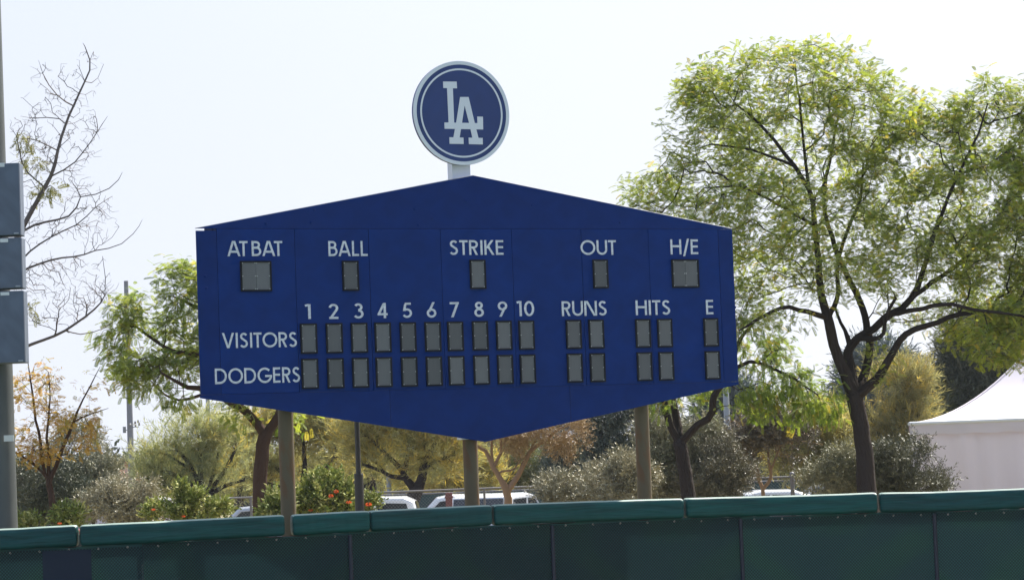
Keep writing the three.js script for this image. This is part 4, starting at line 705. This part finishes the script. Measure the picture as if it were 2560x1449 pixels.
// ---------------------------------------------------------------- chain link fence by the car park, green screened fence, red post
{
  const galv = std(0.19, 0.18, 0.18, 0.55, { metalness: 0.2 }), H = 2.04;
  const line = (x0, x1, D1, D2, label, ends) => {
    const a = P(x0, 1240, D1), b = P(x1, 1240, D2); a.y = b.y = 0; const f = thing('wire_fence', label, 'fence', a); b.sub(a); const L = b.length(), t = b.clone().normalize(), n = V(-t.z, 0, t.x);
    mesh('top_rail', cyl(0.024, 0.024, V(0, H, 0), b.clone().setY(H), 10), galv, f);
    const np = Math.round(L / 2.7); for (let i = 0; i <= np; i++) { const e = i === np && ends; const p = mesh('post', cyl(e ? 0.05 : 0.028, e ? 0.05 : 0.028, V(0, 0, 0), V(0, e ? H + 0.04 : H, 0), 10), galv, f); p.position.copy(t).multiplyScalar(L * i / np); if (e) { const c = mesh('post_cap', new THREE.SphereGeometry(0.058, 12, 8), galv, f); c.position.copy(b).setY(H + 0.06); } }
    const wp = [], wi = [];
    for (const dir of [1, -1]) for (let x = -H; x < L + H; x += 0.075) {
      let A = [x, 0.05], C = [x + dir * (H - 0.08), H - 0.03]; const cl = (q, o) => { if (q[0] < 0) { const k = -q[0] / (o[0] - q[0]); return [0, q[1] + (o[1] - q[1]) * k]; } if (q[0] > L) { const k = (L - q[0]) / (o[0] - q[0]); return [L, q[1] + (o[1] - q[1]) * k]; } return q; };
      if (Math.max(A[0], C[0]) <= 0 || Math.min(A[0], C[0]) >= L) continue; const A2 = cl(A, C), C2 = cl(C, A), s0 = wp.length / 3;
      for (const q of [A2, C2]) for (const [dy, dn] of [[0.0025, 0], [-0.0012, 0.002], [-0.0012, -0.002]]) wp.push(t.x * q[0] + n.x * (dn + dir * 0.003), q[1] + dy, t.z * q[0] + n.z * (dn + dir * 0.003));
      for (let k = 0; k < 3; k++) { const k2 = (k + 1) % 3; wi.push(s0 + k, s0 + k + 3, s0 + k2, s0 + k2, s0 + k + 3, s0 + k2 + 3); }
    }
    mesh('chain_link', buf(wp, wi), galv, f).userData.kind = 'stuff';
  };
  line(330, 1500, 61.5, 62.5, 'long galvanized chain link fence in front of the parked cars', false);
  line(1700, 1983, 63, 63, 'short chain link fence ending in a round capped post by the olive stems', true);
  const cl = std(0.02, 0.065, 0.06, 0.85, { map: rep(blotch, 0.4, 0.4) }), D = 92, gf = (x0, x1, y, label) => {
    const a = P(x0, 1240, D), b = P(x1, 1240, D); a.y = b.y = 0; const f = thing('screened_fence', label, 'fence', a); b.sub(a); const L = b.length(), h = P((x0 + x1) / 2, y, D).y, np = Math.round(L / 3);
    for (let i = 0; i < np; i++) { const m = mesh('screen_panel', box(L / np - 0.03, h - 0.06, 0.02, L * (i + 0.5) / np, h / 2, 0), cl, f); }
    for (let i = 0; i <= np; i++) mesh('post', cyl(0.03, 0.03, V(L * i / np, 0, 0.04), V(L * i / np, h, 0.04), 8), galv, f);
    mesh('top_rail', cyl(0.025, 0.025, V(0, h, 0.0), V(L, h, 0.0), 8), galv, f); f.rotation.y = -Math.atan2(b.z, b.x);
  };
  gf(930, 1500, 1228, 'low dark green screened fence behind the white pickup trucks');
  gf(1820, 2110, 1201, 'dark green screened fence piece behind the olive stems');
  const D2 = 63.5, a = P(1122, 1240, D2); a.y = 0; const rp = thing('red_post', 'short square rust red post in front of the white pickup truck', 'post', a), rm = std(0.16, 0.045, 0.04, 0.7), ht = P(1122, 1231, D2).y;
  mesh('shaft', rbox(M(17, D2), ht, 0.14, 0.01, 0, ht / 2, 0), rm, rp); mesh('cap', rbox(M(21, D2), 0.05, 0.17, 0.012, 0, ht - 0.1, 0), rm, rp);
}

// ---------------------------------------------------------------- vehicles
const carPaint = { white: new THREE.MeshPhysicalMaterial({ color: new THREE.Color().setRGB(0.72, 0.73, 0.75), roughness: 0.4, clearcoat: 0.8, clearcoatRoughness: 0.08, side: THREE.DoubleSide }), silver: new THREE.MeshPhysicalMaterial({ color: new THREE.Color().setRGB(0.42, 0.44, 0.46), roughness: 0.35, metalness: 0.4, clearcoat: 0.8, side: THREE.DoubleSide }), dark: new THREE.MeshPhysicalMaterial({ color: new THREE.Color().setRGB(0.015, 0.018, 0.025), roughness: 0.35, clearcoat: 0.9, side: THREE.DoubleSide }), red: new THREE.MeshPhysicalMaterial({ color: new THREE.Color().setRGB(0.35, 0.02, 0.02), roughness: 0.35, clearcoat: 0.9, side: THREE.DoubleSide }) };
const glassM = std(0.02, 0.025, 0.03, 0.08), tyreM = std(0.02, 0.02, 0.02, 0.9), rimM = std(0.4, 0.4, 0.42, 0.35, { metalness: 0.7 });
// side profiles face +x; y in parts of the height, x in parts of the length
const CAR = {
  suv: { L: 4.8, Wd: 1.9, H: 1.86, body: [[-0.5, 0.2], [-0.5, 0.52], [-0.49, 0.62], [0.2, 0.6], [0.42, 0.55], [0.49, 0.48], [0.5, 0.2]], roof: [[-0.485, 0.6], [-0.45, 0.93], [-0.4, 0.99], [-0.1, 1.0], [0.06, 0.965], [0.21, 0.59]], win: [[[-0.44, 0.64], [-0.41, 0.9], [-0.26, 0.92], [-0.26, 0.63]], [[-0.245, 0.63], [-0.245, 0.92], [-0.06, 0.92], [-0.05, 0.63]], [[-0.035, 0.63], [-0.045, 0.92], [0.045, 0.905], [0.165, 0.62]]], ws: [0.065, 0.955, 0.2, 0.61], rw: [-0.452, 0.92, -0.484, 0.64] },
  pickup: { L: 5.7, Wd: 1.98, H: 1.9, body: [[-0.5, 0.25], [-0.5, 0.56], [-0.16, 0.57], [-0.16, 0.6], [0.2, 0.6], [0.45, 0.56], [0.495, 0.5], [0.5, 0.25]], roof: [[-0.165, 0.59], [-0.14, 0.95], [-0.1, 0.99], [0.03, 1.0], [0.09, 0.97], [0.215, 0.59]], win: [[[-0.125, 0.63], [-0.11, 0.92], [0.0, 0.93], [0.0, 0.63]], [[0.015, 0.63], [0.015, 0.93], [0.075, 0.91], [0.175, 0.62]]], ws: [0.095, 0.955, 0.205, 0.61], rw: [-0.147, 0.93, -0.163, 0.64] },
  van: { L: 5.2, Wd: 1.95, H: 2.1, body: [[-0.5, 0.18], [-0.5, 0.55], [-0.49, 0.6], [0.3, 0.58], [0.46, 0.5], [0.5, 0.42], [0.5, 0.18]], roof: [[-0.49, 0.58], [-0.47, 0.86], [-0.43, 0.96], [-0.36, 1.0], [0.1, 0.99], [0.17, 0.95], [0.33, 0.57]], win: [[[-0.42, 0.62], [-0.4, 0.86], [-0.16, 0.87], [-0.16, 0.61]], [[0.0, 0.61], [0.0, 0.88], [0.15, 0.87], [0.26, 0.6]]], ws: [0.175, 0.93, 0.32, 0.59], rw: [-0.477, 0.84, -0.487, 0.6] },
  sedan: { L: 4.7, Wd: 1.82, H: 1.5, body: [[-0.5, 0.22], [-0.5, 0.6], [-0.47, 0.66], [-0.28, 0.66], [0.2, 0.64], [0.43, 0.56], [0.5, 0.46], [0.5, 0.22]], roof: [[-0.38, 0.65], [-0.25, 0.92], [-0.17, 0.99], [0.0, 1.0], [0.07, 0.96], [0.24, 0.63]], win: [[[-0.31, 0.68], [-0.22, 0.9], [-0.06, 0.93], [-0.06, 0.67]], [[-0.045, 0.67], [-0.045, 0.93], [0.05, 0.91], [0.18, 0.66]]], ws: [0.075, 0.945, 0.23, 0.65], rw: [-0.255, 0.9, -0.37, 0.67] },
};
function car(kind, name, label, px, depth, paint, turn, hk = 1, cat) {
  const c = CAR[kind], L = c.L, Hh = c.H * hk, Wd = c.Wd, a = P(px, 1250, depth); a.y = 0.006;
  const g = thing(name, label, cat || (kind === 'pickup' ? 'pickup truck' : kind === 'van' ? 'van' : 'car'), a, turn, 'cars parked beyond the wire fence');
  const ext = (pts, w, bev) => { const s = new THREE.Shape(pts.map(p => new THREE.Vector2(p[0] * L, p[1] * Hh))); return new THREE.ExtrudeGeometry(s, { depth: w - 2 * bev, bevelEnabled: true, bevelThickness: bev, bevelSize: bev * 0.7, bevelOffset: -bev * 0.7, bevelSegments: 3 }).translate(0, 0, -(w / 2 - bev)); };
  mesh('body', ext(c.body, Wd, 0.1), paint, g); mesh('cabin', ext(c.roof, Wd * 0.86, 0.14), paint, g);
  for (const s of [1, -1]) for (const w of c.win) { const m = mesh('side_window', poly(w.map(p => [p[0] * L, p[1] * Hh]), 0.01), glassM, g); m.position.z = s * (Wd * 0.43 + 0.004) + (s < 0 ? 0.01 : 0); }
  for (const [nm, w] of [['windshield', c.ws], ['rear_window', c.rw]]) { const dx = (w[2] - w[0]) * L, dy = (w[3] - w[1]) * Hh, len = Math.hypot(dx, dy), s = Math.sign(dx); const m = mesh(nm, new THREE.BoxGeometry(len, 0.012, Wd * 0.7), glassM, g); m.position.set((w[0] + w[2]) / 2 * L + s * 0.012, (w[1] + w[3]) / 2 * Hh + 0.01, 0); m.rotation.z = Math.atan2(dy, dx); }
  const tg = new THREE.CylinderGeometry(0.36, 0.36, 0.24, 20).rotateX(Math.PI / 2), rg = new THREE.CylinderGeometry(0.22, 0.22, 0.25, 14).rotateX(Math.PI / 2);
  for (const x of [-0.31, 0.31]) for (const s of [1, -1]) { const w = new THREE.Group(); w.name = 'wheel'; w.position.set(x * L, 0.36, s * (Wd / 2 - 0.13)); g.add(w); mesh('tyre', tg, tyreM, w); mesh('rim', rg, rimM, w); }
  for (const s of [1, -1]) { mesh('headlight', rbox(0.08, 0.14, 0.3, 0.03, L * 0.49, Hh * 0.43, s * (Wd / 2 - 0.3)), std(0.7, 0.7, 0.7, 0.2), g); mesh('taillight', rbox(0.06, 0.22, 0.16, 0.02, -L * 0.498, Hh * 0.48, s * (Wd / 2 - 0.2)), std(0.35, 0.02, 0.02, 0.3), g); mesh('mirror', rbox(0.1, 0.14, 0.18, 0.03, L * 0.19, Hh * 0.62, s * (Wd / 2 + 0.02)), paint, g); }
  return g;
}
car('van', 'parked_van', 'white van with a dark side window behind the sparse flowering shrub', 195, 66, carPaint.white, Math.PI, 1.0);
car('suv', 'parked_car', 'silver car almost hidden behind the wire fence beside the brown trunk', 640, 67, carPaint.silver, Math.PI - 0.1, 0.98);
car('suv', 'parked_car', 'white suv with dark windows right of the dark lamp pole', 815, 67, carPaint.white, Math.PI, 1.02);
car('pickup', 'parked_pickup', 'white pickup truck facing away from the middle scoreboard post, rust red post before it', 1145, 69, carPaint.white, Math.PI, 0.98);
car('pickup', 'parked_pickup', 'white crew cab pickup truck behind the stems of the tan olive tree', 1240, 67.5, carPaint.white, 1.05, 0.98);
car('sedan', 'parked_car', 'pale car whose roof edge shows beside the low silvery shrub', 1445, 66.5, carPaint.silver, Math.PI, 1.18);
car('sedan', 'parked_car', 'white car with a curved roof behind the capped fence post', 1896, 67, carPaint.white, Math.PI, 1.14);
car('suv', 'parked_car', 'black suv half hidden by the grey green shrub near the tall trunk', 2245, 68, carPaint.dark, 0.05, 0.99);
car('suv', 'parked_car', 'dark blue suv peeking out of the wide grey green shrub', 1630, 69, carPaint.dark, Math.PI - 0.05, 1.0);
car('sedan', 'parked_car', 'red car glimpsed low between the young tree and the olive shrub', 178, 64, carPaint.red, 0.1, 0.98);

// ---------------------------------------------------------------- tent and houses
{
  const D = 60, a = P(2275, 1058, D), yaw = 9 * Math.PI / 180, g = thing('event_tent', 'white peaked event tent with closed side walls at the picture edge', 'tent', V(a.x, 0, a.z), yaw * -1);
  const S = 6.7, e = a.y, Hp = 2.38, fab = new THREE.MeshPhysicalMaterial({ color: new THREE.Color().setRGB(0.80, 0.74, 0.78), roughness: 0.85, transmission: 0.24, thickness: 0, side: THREE.DoubleSide });
  // local: x right along the front, z towards the back is negative
  const corner = [V(0, e, 0), V(S, e, 0), V(S, e, -S), V(0, e, -S)], peak = V(S / 2, 0, -S / 2);
  for (let f = 0; f < 4; f++) {
    const A = corner[f], C = corner[(f + 1) % 4], pos = [], idx = [], n = 14, k = 16;
    for (let i = 0; i <= n; i++) for (let j = 0; j <= k; j++) { const t = i / n, q = A.clone().lerp(C, j / k), p = V(lerp(q.x, peak.x, t), 0, lerp(q.z, peak.z, t)); p.y = e + Hp * Math.pow(t, 1.85) + 0.10 * t * (1 - t) * 0 - 0.05 * Math.sin(Math.PI * j / k) * (1 - t); pos.push(p.x, p.y, p.z); if (i && j) { const o = i * (k + 1) + j; idx.push(o - k - 2, o - k - 1, o, o - k - 2, o, o - 1); } }
    mesh('roof_panel', buf(pos, idx), fab, g);
    // side wall with soft vertical folds, and a valance
    const wall = (y0, y1, out, folds, nm) => { const p2 = [], i2 = [], m = 60, rows = 6, dir = C.clone().sub(A).normalize(), nrm = V(-dir.z, 0, dir.x); for (let i = 0; i <= m; i++) for (let r = 0; r <= rows; r++) { const q = A.clone().lerp(C, i / m).addScaledVector(nrm, out + folds * perlin.noise(i * 0.35, f * 5, r * 0.15) + folds * 0.6 * perlin.noise(i * 0.12 + r * 0.5, f * 5 + 2, r * 0.3)); p2.push(q.x, lerp(y0, y1, r / rows) - (nm === 'valance' && r === 0 ? 0.03 * Math.abs(Math.sin(i * 0.5)) : 0), q.z); if (i && r) { const o = i * (rows + 1) + r, b = o - rows - 1; i2.push(b - 1, o - 1, b, b, o - 1, o); } } mesh(nm, buf(p2, i2), fab, g); };
    wall(0.02, e - 0.02, -0.05, 0.10, 'side_wall'); wall(e - 0.24, e - 0.01, 0.02, 0.012, 'valance');
    mesh('corner_pole', cyl(0.035, 0.035, V(A.x, 0, A.z), V(A.x, e + 0.03, A.z), 10), std(0.5, 0.5, 0.5, 0.4, { metalness: 0.6 }), g).position.set((peak.x - A.x) * 0.03, 0, (peak.z - A.z) * 0.03);
    const rail = mesh('eave_rail', cyl(0.045, 0.045, A.clone().setY(e - 0.01), C.clone().setY(e - 0.01), 10), std(0.78, 0.78, 0.8, 0.5), g);
  }
  for (const A of corner) { const T = new Tubes(), q = []; for (let i = 0; i <= 14; i++) { const t = i / 14; q.push(V(lerp(A.x, peak.x, t), e + Hp * Math.pow(t, 1.85) + 0.004, lerp(A.z, peak.z, t))); } T.add(q, q.map(() => 0.02), 6); mesh('hip_seam', T.geo(), fab, g); }
  mesh('peak_cap', new THREE.ConeGeometry(0.12, 0.3, 14).translate(peak.x, e + Hp + 0.1, peak.z), fab, g);
}
{
  const house = (x0, x1, yTop, D, label, wallC, roofC, depthM, chim) => {
    const a = P(x0, 1230, D), b = P(x1, 1230, D), w = b.x - a.x, h = P((x0 + x1) / 2, yTop, D).y, rh = Math.min(1.4, h * 0.32), wh = h - rh, g = thing('house', label, 'house', V(a.x, 0, a.z));
    mesh('wall', box(w, wh, depthM, w / 2, wh / 2, -depthM / 2), wallC, g);
    const s = new THREE.Shape([[-0.4, 0], [depthM + 0.4, 0], [depthM / 2, rh]].map(p => new THREE.Vector2(...p))); mesh('roof', new THREE.ExtrudeGeometry(s, { depth: w + 0.6, bevelEnabled: false }).rotateY(Math.PI / 2).translate(-0.3, wh + 0.002, 0), roofC, g);
    for (let i = 0; i < 3; i++) { const wn = mesh('window', box(w * 0.14, 0.9, 0.06, w * (0.2 + 0.3 * i), wh * 0.55, 0.02), std(0.05, 0.06, 0.07, 0.15), g); mesh('window_frame', box(w * 0.16, 0.06, 0.08, w * (0.2 + 0.3 * i), wh * 0.55 - 0.48, 0.03), std(0.6, 0.6, 0.58, 0.7), wn); }
    if (chim) { const q = P(chim[0], chim[1], D); mesh('chimney', box(M(14, D), q.y - wh, 0.7, q.x - a.x, (q.y + wh) / 2, -1.2), wallC, g); mesh('chimney_cap', box(M(17, D), 0.28, 0.9, q.x - a.x, q.y + 0.06, -1.2), roofC, g); }
  };
  house(275, 400, 1172, 135, 'pink walled house with red tile roof and chimney beside the utility pole', std(0.50, 0.36, 0.31, 0.9), std(0.32, 0.13, 0.09, 0.85), 9, [311, 1164]);
  house(690, 850, 1150, 112, 'pale grey building glimpsed through the palo verde branches beside the near post', std(0.55, 0.57, 0.62, 0.8), std(0.35, 0.35, 0.37, 0.8), 10);
}
renderer.render(scene, camera);
